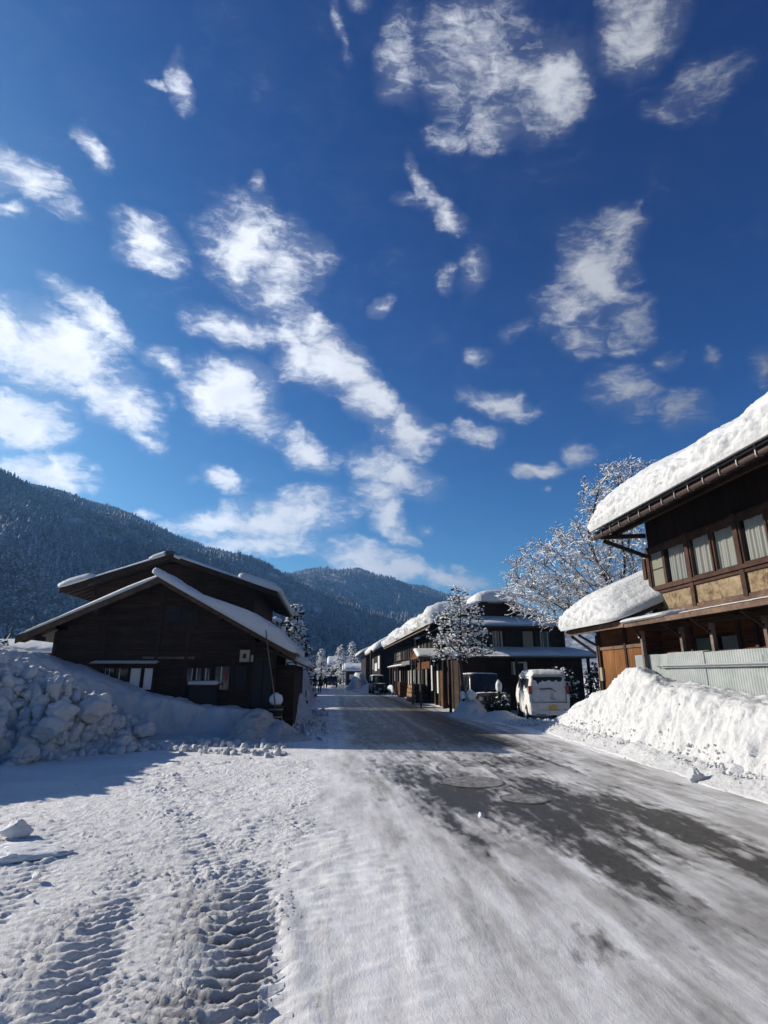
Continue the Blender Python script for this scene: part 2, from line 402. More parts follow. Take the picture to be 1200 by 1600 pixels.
def mixed_snow(name, dark1, dark2, attr='snow', noise_scale=None, lo=0.4, hi=0.6, snow=SNOW, amt=0.25):
    """foliage or bark where the attribute says snow lies"""
    m, nt, b = M_(name); t = NT(nt); c = t.coord('Object')
    n = t.noise(c, noise_scale or 3, 4, 0.6)
    dk = t.mix(n, dark1, dark2)
    f = t.math('ADD', t.attr(attr), t.math('MULTIPLY', t.math('SUBTRACT', n, 0.5), amt))
    t.l(t.mix(t.ramp(f, [(lo, 0.0), (hi, 1.0)]), dk, snow), b.inputs['Base Color'])
    b.inputs['Roughness'].default_value = 0.85; b.inputs['Specular IOR Level'].default_value = 0.15
    return m

MAT = dict(
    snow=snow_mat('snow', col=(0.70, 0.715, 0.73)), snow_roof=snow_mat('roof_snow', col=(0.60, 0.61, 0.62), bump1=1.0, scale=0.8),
    snow_bank=snow_mat('bank_snow', col=(0.61, 0.615, 0.62), dirt=0.06, bump1=1.0), snow_shade=snow_mat('shaded_bank_snow', col=(0.52, 0.54, 0.57), dirt=0.2, bump1=1.0, dirtcol=(0.3, 0.29, 0.28)), snow_pile=snow_mat('pile_snow', col=(0.52, 0.535, 0.56), dirt=0.3, bump1=0.8, dirtcol=(0.33, 0.31, 0.28)),  # snow_shade and snow_pile carry the left side's shade in a darker base colour
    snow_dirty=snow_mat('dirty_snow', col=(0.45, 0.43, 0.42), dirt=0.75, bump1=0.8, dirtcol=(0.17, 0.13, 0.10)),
    wood_black=wood_mat('black_boards', (0.009, 0.006, 0.0045), (0.07, 0.038, 0.024), 'z', 0.19),
    wood_black_v=wood_mat('black_upright_boards', (0.007, 0.005, 0.004), (0.03, 0.018, 0.012), 'x', 0.15),
    timber=wood_mat('dark_timber', (0.02, 0.013, 0.009), (0.06, 0.035, 0.024), 'n', 0, bump=0.3),
    timber_grey=wood_mat('grey_timber', (0.12, 0.09, 0.075), (0.26, 0.21, 0.175), 'n', 0, bump=0.3),
    frame=wood_mat('window_frame_wood', (0.045, 0.024, 0.017), (0.115, 0.062, 0.044), 'n', 0, bump=0.2),
    verge=wood_mat('verge_board', (0.05, 0.032, 0.022), (0.16, 0.1, 0.065), 'n', 0, bump=0.4),
    wood_red=wood_mat('red_brown_boards', (0.06, 0.022, 0.009), (0.23, 0.088, 0.03), 'z', 0.24, gap=0.6),
    ply=wood_mat('plywood', (0.12, 0.045, 0.014), (0.31, 0.145, 0.05), 'x', 0.9, gap=0.6),
    trim=wood_mat('trim_board', (0.09, 0.055, 0.04), (0.25, 0.165, 0.12), 'n', 0),
    roof=plain_mat('roof_metal', (0.035, 0.027, 0.024), 0.6, 0, 0.3),
    metal=plain_mat('grey_metal', (0.2, 0.2, 0.2), 0.5, 0.6, 0.2),
    gutter=plain_mat('gutter_brown', (0.06, 0.04, 0.035), 0.5, 0.1, 0.3),
    dark=plain_mat('dark_interior', (0.01, 0.01, 0.012), 0.8, 0, 0.2),
    black=plain_mat('black_rubber', (0.015, 0.015, 0.016), 0.85, 0, 0.2),
    glass=glass_mat('window_glass', clear=0.82), glass_dark=glass_mat('dark_glass', clear=0.15),
    curtain=plain_mat('curtain_cloth', (0.45, 0.435, 0.40), 0.9, 0, 0.08, 3, 0.1),
    frosted=plain_mat('frosted_pane', (0.17, 0.17, 0.13), 0.4, 0, 0.12, 2),
    paper=plain_mat('white_pane', (0.55, 0.56, 0.56), 0.5, 0, 0.06, 2),
    box_cream=plain_mat('cream_box', (0.28, 0.24, 0.18), 0.6, 0, 0.15),
    bark=plain_mat('bark', (0.05, 0.04, 0.035), 0.9, 0, 0.4, 8, 0.1, 0.5),
    red=plain_mat('red_sign', (0.25, 0.02, 0.02), 0.6),
    yellow=plain_mat('yellow_plate', (0.62, 0.36, 0.04), 0.5, 0, 0.05),
    light_red=plain_mat('tail_light', (0.25, 0.05, 0.04), 0.3, 0, 0.1),
    lamp_clear=plain_mat('headlight', (0.5, 0.5, 0.48), 0.15, 0, 0.1),
    paint_dark=plain_mat('black_car_paint', (0.012, 0.013, 0.015), 0.25, 0, 0.3, 3, 0.6, 0.05),
    paint_green=plain_mat('dark_green_paint', (0.02, 0.05, 0.045), 0.3, 0, 0.3, 3, 0.6, 0.05),
)

# ------------------------------------------------------------------ ground, road
def smooth_axis(segs):
    out = [segs[0][0]]
    for a, b, step in segs:
        n = max(1, int(round((b - a) / step))); out += list(a + (b - a) * np.arange(1, n + 1) / n)
    return np.array(out)

def y_axis(y0, y1, k, mn=0.012):
    ys = [y0]
    while ys[-1] < y1: ys.append(ys[-1] + max(mn, ys[-1] * k))
    return ys

ROAD_L, ROAD_R = -0.25, 6.3
def road_left(Y): return ROAD_L + 0.10 * np.sin(Y * 0.9) + 0.06 * np.sin(Y * 2.7 + 1)

def track_c(Y): return -0.52 - 0.16 * (Y - 3.5) - 0.05 * np.maximum(Y - 5.2, 0) ** 2

def ground_h(X, Y):
    """height, track dirt and crumb masks of the packed snow"""
    P = P3(X, Y)
    h = 0.035 * fbm(P * 0.35, 3, 3)
    fade = 1 - sstep(11, 17, Y)
    ybound = 1.0 * (1 - sstep(4.2, 8.5, Y))
    yard = (1 - sstep(-0.45, 0.35, X - ybound + 0.3 * fbm(P * 1.3, 2, 8))) * fade
    # short ridges pressed by tyres, long across the view and short along it
    nf = 0.3 + 0.7 * sstep(4.6, 6.6, Y)
    wv = fbm(P * 1.1, 2, 21)
    q = np.stack((P[:, 0] / 0.25 + P[:, 1] * 1.1, P[:, 1] / 0.105 + wv * 2.0 - P[:, 0] * (1.6 + 1.2 * np.tanh(P[:, 0] + 1.5)), P[:, 2]), 1)
    rp = gn(q, 31); r2 = gn(q * 1.9 + 3.1, 33)
    amp = 0.45 + 0.75 * sstep(-0.25, 0.35, fbm(P * 0.45, 2, 41))
    h = h + yard * nf * amp * (0.060 * np.maximum(rp + 0.10, 0) + 0.018 * r2) + yard * 0.012 * fbm(P * np.array((14, 20, 1)), 3, 43, 0.6)
    # small clods kicked up in patches
    cl = fbm(P * np.array((26, 36, 1)), 2, 47)
    gate = sstep(0.0, 0.35, fbm(P * 1.3, 2, 52))
    h = h + 0.020 * np.maximum(cl - 0.1, 0) / 0.4 * (0.12 + gate) * np.clip(yard + 0.6 * (1 - sstep(0.5, 1.25, X)) * (1 - sstep(4.0, 6.0, Y)), 0, 1)
    # tractor tread
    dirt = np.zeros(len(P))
    for off, wd, a, sp, y0, y1 in ((0.0, 0.37, 1.0, 0.112, 0, 7.2), (-0.98, 0.34, 0.85, 0.12, 0, 6.6), (-1.85, 0.34, 0.45, 0.14, 0, 8.5), (-0.3, 0.33, 0.38, 0.12, 5.8, 10.5)):
        c = track_c(Y) + off + 0.05 * fbm(P * 1.5, 2, 61)
        t = (P[:, 0] - c) / wd
        m = np.exp(-(np.abs(t) ** 6)) * (1 - sstep(y1 - 2.4, y1, Y + 0.5 * fbm(P * 2, 2, 63))) * sstep(y0 - 0.5, y0 + 0.3, Y)
        ph = (P[:, 1] - 0.15 * np.abs(t) ** 1.6 * np.sign(1) - 0.03 * t + 0.03 * fbm(P * 4, 2, 66)) / sp
        f = ph - np.floor(ph); sh = np.where(f < 0.62, np.sin(np.pi * f / 0.62) ** 0.8, 0.0)
        brk = 0.65 + 0.6 * sstep(-0.35, 0.2, fbm(P * np.array((5, 9, 1)), 3, 67))
        h = h + a * m * (0.042 * sh * brk - 0.028) + a * m * 0.012 * fbm(P * 24, 3, 68, 0.6)
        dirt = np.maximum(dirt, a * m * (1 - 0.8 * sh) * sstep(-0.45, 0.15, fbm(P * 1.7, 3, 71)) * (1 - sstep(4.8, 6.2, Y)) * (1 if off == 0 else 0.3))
    h = h + 0.03 * np.exp(-(((X - track_c(Y) - 0.47) / 0.07) ** 2)) * (1 - sstep(4.8, 6.0, Y)) * (0.6 + fbm(P * 9, 3, 73))
    # long shallow ruts on the carriageway
    rd = 1 - yard
    h = h + rd * (1 - sstep(7, 12, Y)) * 0.006 * fbm(P * np.array((13, 17, 1)), 3, 84, 0.65)
    h = h + rd * 0.007 * fbm(P * np.array((5, 0.5, 1)), 3, 81) + rd * fade * 0.004 * fbm(P * np.array((14, 9, 1)), 3, 83)
    # a ridge of pushed snow slantwise across the lane
    for (x0, y0, x1, y1, wd, am) in ((0.55, 3.3, 0.75, 6.2, 0.05, 0.012), (0.9, 3.2, 1.25, 6.8, 0.04, 0.010)):
        t = np.clip((P[:, 1] - y0) / (y1 - y0), 0, 1); cx = x0 + (x1 - x0) * t
        h = h + am * np.exp(-((P[:, 0] - cx) / wd) ** 2) * (t > 0) * (t < 1) * (0.6 + fbm(P * 14, 2, 85))
    h = h + 0.035 * np.exp(-((P[:, 0] + 2.95) / 0.5) ** 4 - ((P[:, 1] - 6.55) / 0.25) ** 4)
    return h, np.clip(dirt, 0, 1)

def bare_mask(X, Y):
    P = P3(X, Y)
    st = fbm(P * np.array((3.2, 0.42, 1)) , 4, 101, 0.6); bl = fbm(P * np.array((1.3, 0.9, 1)), 4, 111, 0.6)
    fine = fbm(P * np.array((10, 2.6, 1)), 3, 121, 0.7)
    def el(cx, cy, rx, ry, a=0.0):
        dx = P[:, 0] - cx; dy = P[:, 1] - cy; u = dx * math.cos(a) + dy * math.sin(a); v = -dx * math.sin(a) + dy * math.cos(a)
        return np.clip(1.35 - np.sqrt((u / rx) ** 2 + (v / ry) ** 2), 0, 1)
    core = np.maximum.reduce([el(2.0, 9.2, 0.9, 2.0), el(2.7, 7.6, 0.75, 1.5), el(3.4, 8.4, 0.6, 2.6), el(4.15, 6.9, 0.45, 2.4), el(2.75, 5.6, 0.28, 1.3), el(4.15, 5.2, 0.5, 1.4),
                              el(1.55, 7.6, 0.16, 1.2) * 0.8, el(1.6, 6.5, 0.16, 0.35) * 0.75, el(1.9, 4.1, 0.2, 0.3) * 0.5, el(3.3, 12.2, 1.6, 1.2) * 0.6, el(1.4, 11.5, 1.1, 1.0) * 0.5])
    fy = sstep(12.5, 16, P[:, 1])
    far = fy * 0.74 * sstep(0.1, 0.6, X) * (1 - sstep(4.9, 5.6, X)) * (1 - 0.25 * sstep(30, 60, Y))
    rail = 0.42 * np.exp(-((P[:, 0] - 5.55) / 0.16) ** 2) * sstep(8, 12, Y) + 0.3 * np.exp(-((P[:, 0] - 4.6) / 0.1) ** 2) * sstep(7, 9, Y)
    b = core * 0.95 + far + rail + (0.55 * st + 0.35 * bl + 0.6 * fine) * (1 - 0.7 * fy) + 0.25 * fy * fbm(P * np.array((2.6, 0.07, 1)), 3, 131)
    lim = sstep(0.2, 0.8, X) * (1 - sstep(5.7, 6.1, X))
    near = 1 - sstep(0.3, 1.3, 4.6 - P[:, 1]) * 0.75
    b = b * lim * near
    # iced-over round covers
    return np.clip(b, 0, 1)

def make_ground():
    xs = np.array(sorted(set(np.round(np.concatenate((-np.geomspace(5.4, 2250, 42)[::-1], smooth_axis([(-5.3, -3.2, 0.03), (-3.2, 1.4, 0.0175), (1.4, 6.6, 0.07)]), np.geomspace(6.8, 2250, 38))), 4))))
    ys = np.array(sorted(set(np.round(np.concatenate((-np.geomspace(1, 2250, 12)[::-1], np.arange(-0.8, 3.0, 0.2), y_axis(3.0, 16, 0.0042), np.geomspace(16.2, 2350, 56))), 4))))
    X, Y = np.meshgrid(xs, ys); X = X.ravel(); Y = Y.ravel()
    near = (np.abs(X) < 20) & (Y > 2) & (Y < 60)
    h = np.zeros(len(X)); dirt = np.zeros(len(X))
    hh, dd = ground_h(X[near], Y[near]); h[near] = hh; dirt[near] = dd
    fadeout = (1 - sstep(35, 60, Y)) * (1 - sstep(12, 20, np.abs(X)))
    h *= fadeout
    ins = (X > road_left(Y) + 0.08) & (X < ROAD_R - 0.1) & (Y < 119) & (Y > -4)
    h = h - 0.05 * ins
    m, nt, b = M_('packed_snow'); t = NT(nt); c = t.coord('Object')
    n1 = t.noise(c, 28, 6, 0.7); n2 = t.noise(c, 110, 4, 0.7); n3 = t.noise(c, 0.7, 5, 0.65); n4 = t.noise(c, 5, 5, 0.7)
    base = t.mix(t.ramp(n3, [(0.35, 0.0), (0.68, 1.0)]), (0.70, 0.70, 0.70), (0.84, 0.84, 0.845))
    base = t.mix(t.math('MULTIPLY', t.ramp(n4, [(0.52, 0.0), (0.75, 1.0)]), 0.3), base, (0.46, 0.43, 0.39))
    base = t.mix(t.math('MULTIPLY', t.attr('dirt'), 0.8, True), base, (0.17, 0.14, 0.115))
    t.l(base, b.inputs['Base Color']); b.inputs['Roughness'].default_value = 0.7; b.inputs['Specular IOR Level'].default_value = 0.3
    t.l(t.bump(n2, 0.9, 0.008, t.bump(n1, 1.0, 0.03)), b.inputs['Normal'])
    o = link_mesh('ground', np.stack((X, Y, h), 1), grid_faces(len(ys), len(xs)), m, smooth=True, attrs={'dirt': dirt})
    tag(o, kind='structure')

def make_road():
    ts = np.linspace(0, 1, 150)
    ys = np.concatenate((np.arange(-4, 3.0, 0.3), y_axis(3.0, 40, 0.0075, 0.02), np.linspace(40.5, 120, 140)))
    T, Y = np.meshgrid(ts, ys); T = T.ravel(); Y = Y.ravel()
    xl = road_left(Y); X = xl + (ROAD_R + 0.08 * np.sin(Y * 1.3) - xl) * T
    h, dirt = ground_h(X, Y); h *= (1 - sstep(35, 60, Y))
    bare = bare_mask(X, Y)
    h = h + 0.004 - 0.004 * bare
    Pn = P3(X, Y); pack = (1 - sstep(-0.25, 1.0, X - 0.8 * (1 - sstep(4.5, 8.5, Y)) + 0.9 * fbm(Pn * np.array((1.6, 0.6, 1)), 4, 88)))
    m, nt, b = M_('icy_road'); t = NT(nt); c = t.coord('Object')
    cs = t.coord('Object', (1.0, 0.16, 1.0))
    f1 = t.noise(cs, 9, 8, 0.72); f2 = t.noise(t.coord('Object', (1.0, 0.35, 1.0)), 42, 6, 0.8); f3 = t.noise(c, 160, 3, 0.7); f4 = t.noise(c, 1.6, 6, 0.65)
    a = t.attr('bare')
    v = t.math('ADD', t.math('ADD', a, t.math('MULTIPLY', t.math('SUBTRACT', f1, 0.5), 1.0)), t.math('MULTIPLY', t.math('SUBTRACT', f2, 0.5), 0.85))
    asphalt = t.mix(t.ramp(t.math('ADD', t.math('MULTIPLY', f3, 0.6), t.math('MULTIPLY', f2, 0.4)), [(0.43, 0.0), (0.6, 1.0)]), (0.010, 0.0095, 0.008), (0.10, 0.092, 0.078))
    ice = t.mix(t.ramp(f4, [(0.35, 0.0), (0.7, 1.0)]), (0.26, 0.25, 0.24), (0.44, 0.43, 0.42))
    white = t.mix(t.ramp(t.noise(cs, 3.5, 6, 0.65), [(0.4, 0.0), (0.65, 1.0)]), ice, (0.68, 0.68, 0.685))
    col = t.mix(t.ramp(v, [(0.16, 0.0), (0.46, 1.0)]), white, (0.25, 0.24, 0.23))
    col = t.mix(t.ramp(v, [(0.45, 0.0), (0.76, 1.0)]), col, asphalt)
    n3 = t.noise(c, 0.7, 5, 0.65); n4 = t.noise(c, 5, 5, 0.7)
    base = t.mix(t.ramp(n3, [(0.35, 0.0), (0.68, 1.0)]), (0.70, 0.70, 0.70), (0.84, 0.84, 0.845))
    base = t.mix(t.math('MULTIPLY', t.ramp(n4, [(0.52, 0.0), (0.75, 1.0)]), 0.3), base, (0.46, 0.43, 0.39))
    col = t.mix(t.math('MULTIPLY', t.attr('pack'), t.ramp(t.noise(cs, 6, 7, 0.75), [(0.36, 0.25), (0.6, 1.0)])), col, base)
    t.l(col, b.inputs['Base Color'])
    t.l(t.ramp(v, [(0.2, 0.62), (0.5, 0.36), (0.8, 0.5)]), b.inputs['Roughness']); b.inputs['Specular IOR Level'].default_value = 0.4
    t.l(t.bump(f3, 0.55, 0.004, t.bump(f2, 0.6, 0.012)), b.inputs['Normal'])
    o = link_mesh('road', np.stack((X, Y, h), 1), grid_faces(len(ys), 150), m, smooth=True, attrs={'bare': bare, 'pack': pack})
    tag(o, kind='structure')
    # painted edge lines showing thinly through the ice
    m, nt, b = M_('worn_road_paint'); t = NT(nt)
    nn = t.noise(t.coord('Object', (1, 0.3, 1)), 7, 6, 0.7)
    tr = t.n('ShaderNodeBsdfTransparent'); mx = t.n('ShaderNodeMixShader'); t.l(t.ramp(nn, [(0.5, 0.0), (0.68, 0.6)]), mx.inputs[0])
    b.inputs['Base Color'].default_value = (0.72, 0.7, 0.64, 1); b.inputs['Roughness'].default_value = 0.6
    t.l(tr.outputs[0], mx.inputs[1]); t.l(b.outputs[0], mx.inputs[2]); t.l(mx.outputs[0], nt.nodes['Material Output'].inputs[0])
    for cx in (0.02, 4.92):
        ys = np.concatenate((y_axis(3.0, 40, 0.02, 0.04), np.linspace(42, 115, 60))); k = len(ys)
        xs = np.array([cx - 0.045, cx + 0.045]); X, Y = np.meshgrid(xs, ys); X = X.ravel(); Y = Y.ravel()
        h, _ = ground_h(X, Y); h *= (1 - sstep(35, 60, Y))
        tag(link_mesh('road_line', np.stack((X, Y, h + 0.009), 1), grid_faces(k, 2), m, smooth=True), kind='structure')

make_ground(); make_road()

# ------------------------------------------------------------------ snow heaps
def heap(name, label, cat, x0, x1, y0, y1, step, hfun, mat, lump=0.12, lscale=3.0, chunk=0.0, cscale=2.5, seed=0, group=None, rough_top=False):
    xs = np.arange(x0, x1 + step, step); ys = np.arange(y0, y1 + step, step)
    X, Y = np.meshgrid(xs, ys); sh = X.shape
    H = hfun(X.ravel(), Y.ravel()).reshape(sh)
    gy, gx = np.gradient(H, step)
    N = np.stack((-gx, -gy, np.ones(sh)), -1); N /= np.linalg.norm(N, axis=-1, keepdims=True)
    V = np.stack((X, Y, H), -1).reshape(-1, 3); N = N.reshape(-1, 3)
    steep = np.clip(1.15 - N[:, 2], 0.06, 1) * 1.1
    mask = sstep(0.0, 0.25, V[:, 2])
    d = lump * (fbm(V * lscale, 5, seed, 0.6) - 0.4 * np.abs(fbm(V * lscale * 2.6, 4, seed + 5, 0.6))) * (0.25 + steep)
    d += 0.11 * fbm(V * 1.1, 3, seed + 91) * (1 if lump else 0)
    cw = sstep(0.15, 0.5, steep) if not rough_top else 1.0
    if chunk:
        f1, f2, idm = worley(V * cscale + 0.35 * np.stack([fbm(V * 2, 2, seed + k) for k in (1, 2, 3)], 1), seed)
        d += cw * chunk * (sstep(0.0, 0.28, f2 - f1) * (0.5 + idm) - 0.55)
        f1, f2, idm = worley(V * cscale * 2.7, seed + 9)
        d += cw * chunk * 0.38 * (sstep(0.0, 0.3, f2 - f1) * (0.5 + idm) - 0.5)
    V = V + N * (d * mask)[:, None]
    # a skirt closes the heap down to below the ground
    Vg = V.reshape(sh[0], sh[1], 3)
    o = link_mesh(name, V, grid_faces(sh[0], sh[1]), mat, smooth=True)
    bm = bmesh.new(); bm.from_mesh(o.data)
    bmesh.ops.delete(bm, geom=[f for f in bm.faces if max(v.co.z for v in f.verts) < -0.03], context='FACES')
    bmesh.ops.delete(bm, geom=[v for v in bm.verts if not v.link_faces], context='VERTS')
    bm.to_mesh(o.data); bm.free()
    return tag(o, label, cat, group)

def interp(x, xp, fp): return np.interp(x, xp, fp)

# right bank along the road in front of the fence
def bank_right(X, Y):
    P = P3(X, Y)
    foot = interp(Y, [3, 8.6, 12, 17, 21], [6.35, 6.6, 6.85, 7.2, 7.6]) + 0.18 * fbm(P * 0.9, 3, 7)
    top = interp(Y, [3, 8, 10, 12, 13.5, 15.5, 17, 18.5, 20], [1.1, 1.18, 1.22, 1.42, 1.45, 1.35, 1.15, 0.9, 0.2])
    d = X - foot
    face = sstep(0.0, 1.0, np.clip(d / 0.95, 0, 1) ** 0.62)
    h = top * face * (1 + 0.04 * np.clip(d - 0.9, 0, 2))
    back = 1 - sstep(8.35, 8.9, X) * 0.0
    pk = 2.08 * np.exp(-(np.sqrt(((X - 8.05) / 1.6) ** 2 + ((Y - 14.6) / 2.3) ** 2 + 0.03)) ** 1.25) * sstep(0, 1, np.clip(d / 1.0, 0, 1))
    h = (h ** 5 + np.maximum(pk, 0) ** 5) ** 0.2
    toe = 0.22 * sstep(-0.65, 0.15, d) * (1 - sstep(19, 20.5, Y))
    return np.maximum(h, toe) * (d > -0.7) - 0.05 * (d < -0.5)
heap('snow_bank', 'high white sunlit bank of ploughed snow in front of the corrugated fence', 'snow bank', 5.5, 8.38, 3.4, 20.6, 0.03, bank_right, MAT['snow_bank'], lump=0.12, lscale=3.6, chunk=0.0, cscale=3.1, seed=200)

# left bank before the old house: smooth shovelled face
def bank_left(X, Y):
    P = P3(X, Y)
    top = interp(X, [-16, -11, -9, -7.4, -6.2, -5.2, -4.5, -3.5, -3.0, -2.2, -1.5, -1.0], [2.9, 2.75, 2.42, 1.92, 1.5, 1.15, 1.02, 0.78, 0.74, 0.66, 0.45, 0.0])
    foot = interp(X, [-16, -9, -6, -4.6, -3, -1.5], [15.6, 15.9, 17.0, 17.45, 17.7, 17.6]) + 0.1 * fbm(P * 1.2, 3, 17)
    wd = interp(X, [-9, -5.5, -4.8, -3], [1.6, 1.0, 0.4, 0.38])
    d = (Y - foot) / wd
    h = top * sstep(0, 1, np.clip(d, 0, 1) ** 0.8) 
    h = np.maximum(h, 0.12 * sstep(-1.2, 0, d))
    return h - 0.05 * (d < -1.0)
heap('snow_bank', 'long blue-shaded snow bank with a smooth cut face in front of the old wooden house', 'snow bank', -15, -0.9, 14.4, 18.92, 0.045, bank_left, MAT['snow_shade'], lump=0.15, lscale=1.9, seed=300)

def mound_mud(X, Y):
    a = 0.86 * np.exp(-(((X + 2.0) / 0.62) ** 2 + ((Y - 17.2) / 0.75) ** 2) ** 1.1)
    b = 0.5 * np.exp(-(((X + 1.3) / 0.55) ** 2 + ((Y - 16.9) / 0.6) ** 2))
    c = 0.18 * np.exp(-(((X + 1.0) / 0.5) ** 2 + ((Y - 16.6) / 0.35) ** 2))
    return np.maximum.reduce([a, b, c]) * 1.02 - 0.04
heap('snow_mound', 'rounded snow mound with brown grit on its back at the corner of the wooden house', 'snow mound', -3.6, 0.2, 15.6, 18.8, 0.04, mound_mud, MAT['snow_dirty'], lump=0.14, lscale=3, chunk=0.03, cscale=4, seed=330)

# lumpy pile of thrown blocks, front left
def pile_left(X, Y):
    P = P3(X, Y)
    top = interp(X, [-12, -9, -8, -7.2, -6.6, -6.0, -5.5, -4.9], [3.2, 2.9, 2.2, 1.75, 1.5, 1.15, 0.6, 0.0])
    foot = interp(X, [-12, -9.0, -8.0, -6.2, -5.2], [9.2, 10.4, 12.3, 13.2, 14.8]) + 0.2 * fbm(P * 0.8, 2, 27)
    d = (Y - foot)
    h = top * sstep(0, 1, np.clip(d / 2.1, 0, 1) ** 0.75) * (1 - 0.55 * sstep(2.2, 4.6, d))
    return h + 0.05 * fbm(P * 1.1, 3, 29) * (h > 0.05) - 0.05 * (d < -0.3)
heap('snow_pile', 'lumpy grey-blue pile of broken snow blocks at the left edge', 'snow pile', -12.5, -4.6, 8.6, 17.4, 0.042, pile_left, MAT['snow_pile'], lump=0.24, lscale=2.4, chunk=0.15, cscale=1.9, seed=400, rough_top=True)

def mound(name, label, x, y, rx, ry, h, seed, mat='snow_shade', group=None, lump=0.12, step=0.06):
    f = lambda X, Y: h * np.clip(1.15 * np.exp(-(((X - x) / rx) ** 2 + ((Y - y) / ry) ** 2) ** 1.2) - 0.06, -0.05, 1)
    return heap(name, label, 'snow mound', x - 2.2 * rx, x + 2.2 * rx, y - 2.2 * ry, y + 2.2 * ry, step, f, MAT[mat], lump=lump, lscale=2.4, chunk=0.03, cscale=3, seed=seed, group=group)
mound('snow_mound', 'snow mound round the foot of the young roadside tree', 6.25, 25.4, 0.6, 1.0, 0.85, 501)
mound('snow_mound', 'low spread of shovelled snow between the young tree and the white van', 7.1, 23.6, 0.75, 1.3, 0.3, 502)
mound('snow_mound', 'shaded snow mound beside the tub behind the wooden house corner', -1.3, 24.0, 0.5, 2.4, 1.0, 503)
mound('snow_mound', 'tall shaded snow heap next to the walkers on the left verge', -1.75, 40.0, 0.6, 7.0, 2.0, 504, step=0.14)
mound('snow_mound', 'pointed white snow heap beside the far right houses', 4.1, 78, 1.2, 3.0, 2.1, 505, step=0.14)
mound('snow_mound', 'small bright snow heap in front of the pointed heap far down the street', 3.3, 70, 0.7, 1.5, 1.3, 506, step=0.1)
mound('snow_mound', 'snow bank piled against the street side beyond the truck', 4.6, 66, 0.9, 2.5, 0.8, 507, step=0.1)

def clod_mesh(rng, r, seed, sub=3, planes=11):
    bm = bmesh.new(); bmesh.ops.create_icosphere(bm, subdivisions=sub, radius=1.0)
    V = np.array([v.co for v in bm.verts]); Fc = np.array([[v.index for v in f.verts] for f in bm.faces]); bm.free()
    n = V.copy()
    for k in range(planes):
        d = rng.normal(size=3); d /= np.linalg.norm(d); c = rng.uniform(0.5, 0.85); s = V @ d
        V = V - np.outer(np.maximum(s - c, 0), d) * 0.97
    V = V + n * (0.22 * fbm(n * 1.8 + seed, 4, seed, 0.6) + 0.07 * fbm(n * 6 + seed, 3, seed + 2, 0.6))[:, None]
    return V * r, Fc

def snow_block(label, x, y, z, r, sc, rz, seed, mat='snow_pile', group=None, name='snow_block', sub=4):
    rng = np.random.default_rng(seed); V, Fc = clod_mesh(rng, r, seed, sub)
    V = V * np.array(sc); c, s = math.cos(rz), math.sin(rz)
    V = np.stack((V[:, 0] * c - V[:, 1] * s, V[:, 0] * s + V[:, 1] * c, V[:, 2]), 1) + np.array((0, 0, 0))
    o = link_mesh(name, V, Fc, MAT[mat], smooth=True); o.location = (x, y, z)
    return tag(o, label, 'snow block', group)
BL = 'blocks of snow thrown on the left pile'
for i, (lab, x, y, z, r, sc) in enumerate([
    ('large pale angular snow block high on the left pile at the left edge', -7.75, 13.6, 1.55, 0.62, (0.9, 0.6, 0.95)),
    ('twin-humped upright snow block standing on top of the left pile', -6.35, 14.3, 1.42, 0.3, (0.95, 0.6, 1.1)),
    ('smaller hump leaning against the twin-humped block on the pile', -6.75, 14.3, 1.34, 0.28, (0.9, 0.7, 1.1)),
    ('big rounded snow block with a ledge on the right shoulder of the pile', -5.55, 14.9, 0.92, 0.44, (1.1, 0.7, 0.75)),
    ('flat snow block lying at the front foot of the left pile', -6.1, 12.75, 0.2, 0.45, (1.25, 0.7, 0.5)),
    ('pale snow block in the middle of the front face of the pile', -6.0, 13.5, 0.55, 0.36, (1.0, 0.7, 0.95)),
    ('small square snow block at the right foot of the pile', -4.7, 14.6, 0.16, 0.27, (1.2, 0.8, 0.85)),
    ('snow block wedged between the pile and the smooth bank', -4.85, 16.2, 0.3, 0.36, (1.1, 0.8, 0.8)),
    ('round snow block half way up the pile under the twin-humped one', -5.9, 13.9, 0.95, 0.33, (1.1, 0.8, 0.8)),
    ('tilted snow block at the left edge just above the flat one', -6.9, 13.0, 0.65, 0.42, (1.1, 0.8, 0.9))]):
    snow_block(lab, x, y, z, r, sc, i * 1.3, 40 + i, group=BL)
snow_block('lone fist-sized snow lump at the left edge of the yard', -3.35, 7.15, 0.10, 0.13, (1.4, 0.8, 0.8), 0.3, 71, 'snow')
snow_block('flat broken slab of snow lying on the yard below the lump at the left edge', -3.0, 6.45, 0.05, 0.5, (1.1, 0.55, 0.12), 0.25, 72, 'snow')
snow_block('small round snow lump on the yard right of the flat slab', -2.45, 5.75, 0.05, 0.045, (1, 1, 1), 0.2, 73, 'snow', sub=3)
snow_block('tiny white snowball lying on the bare asphalt patch', 1.95, 7.59, 0.03, 0.042, (1, 1, 0.9), 0.2, 74, 'snow', sub=3)
snow_block('round grey snow lump at the foot of the right bank', 6.15, 9.6, 0.1, 0.14, (1, 1, 1), 0.6, 75, 'snow_pile')
snow_block('buff dirty snow block in the foot of the right bank near the frame edge', 6.75, 9.3, 0.18, 0.2, (0.8, 1.3, 0.8), 0.6, 76, 'snow_pile')

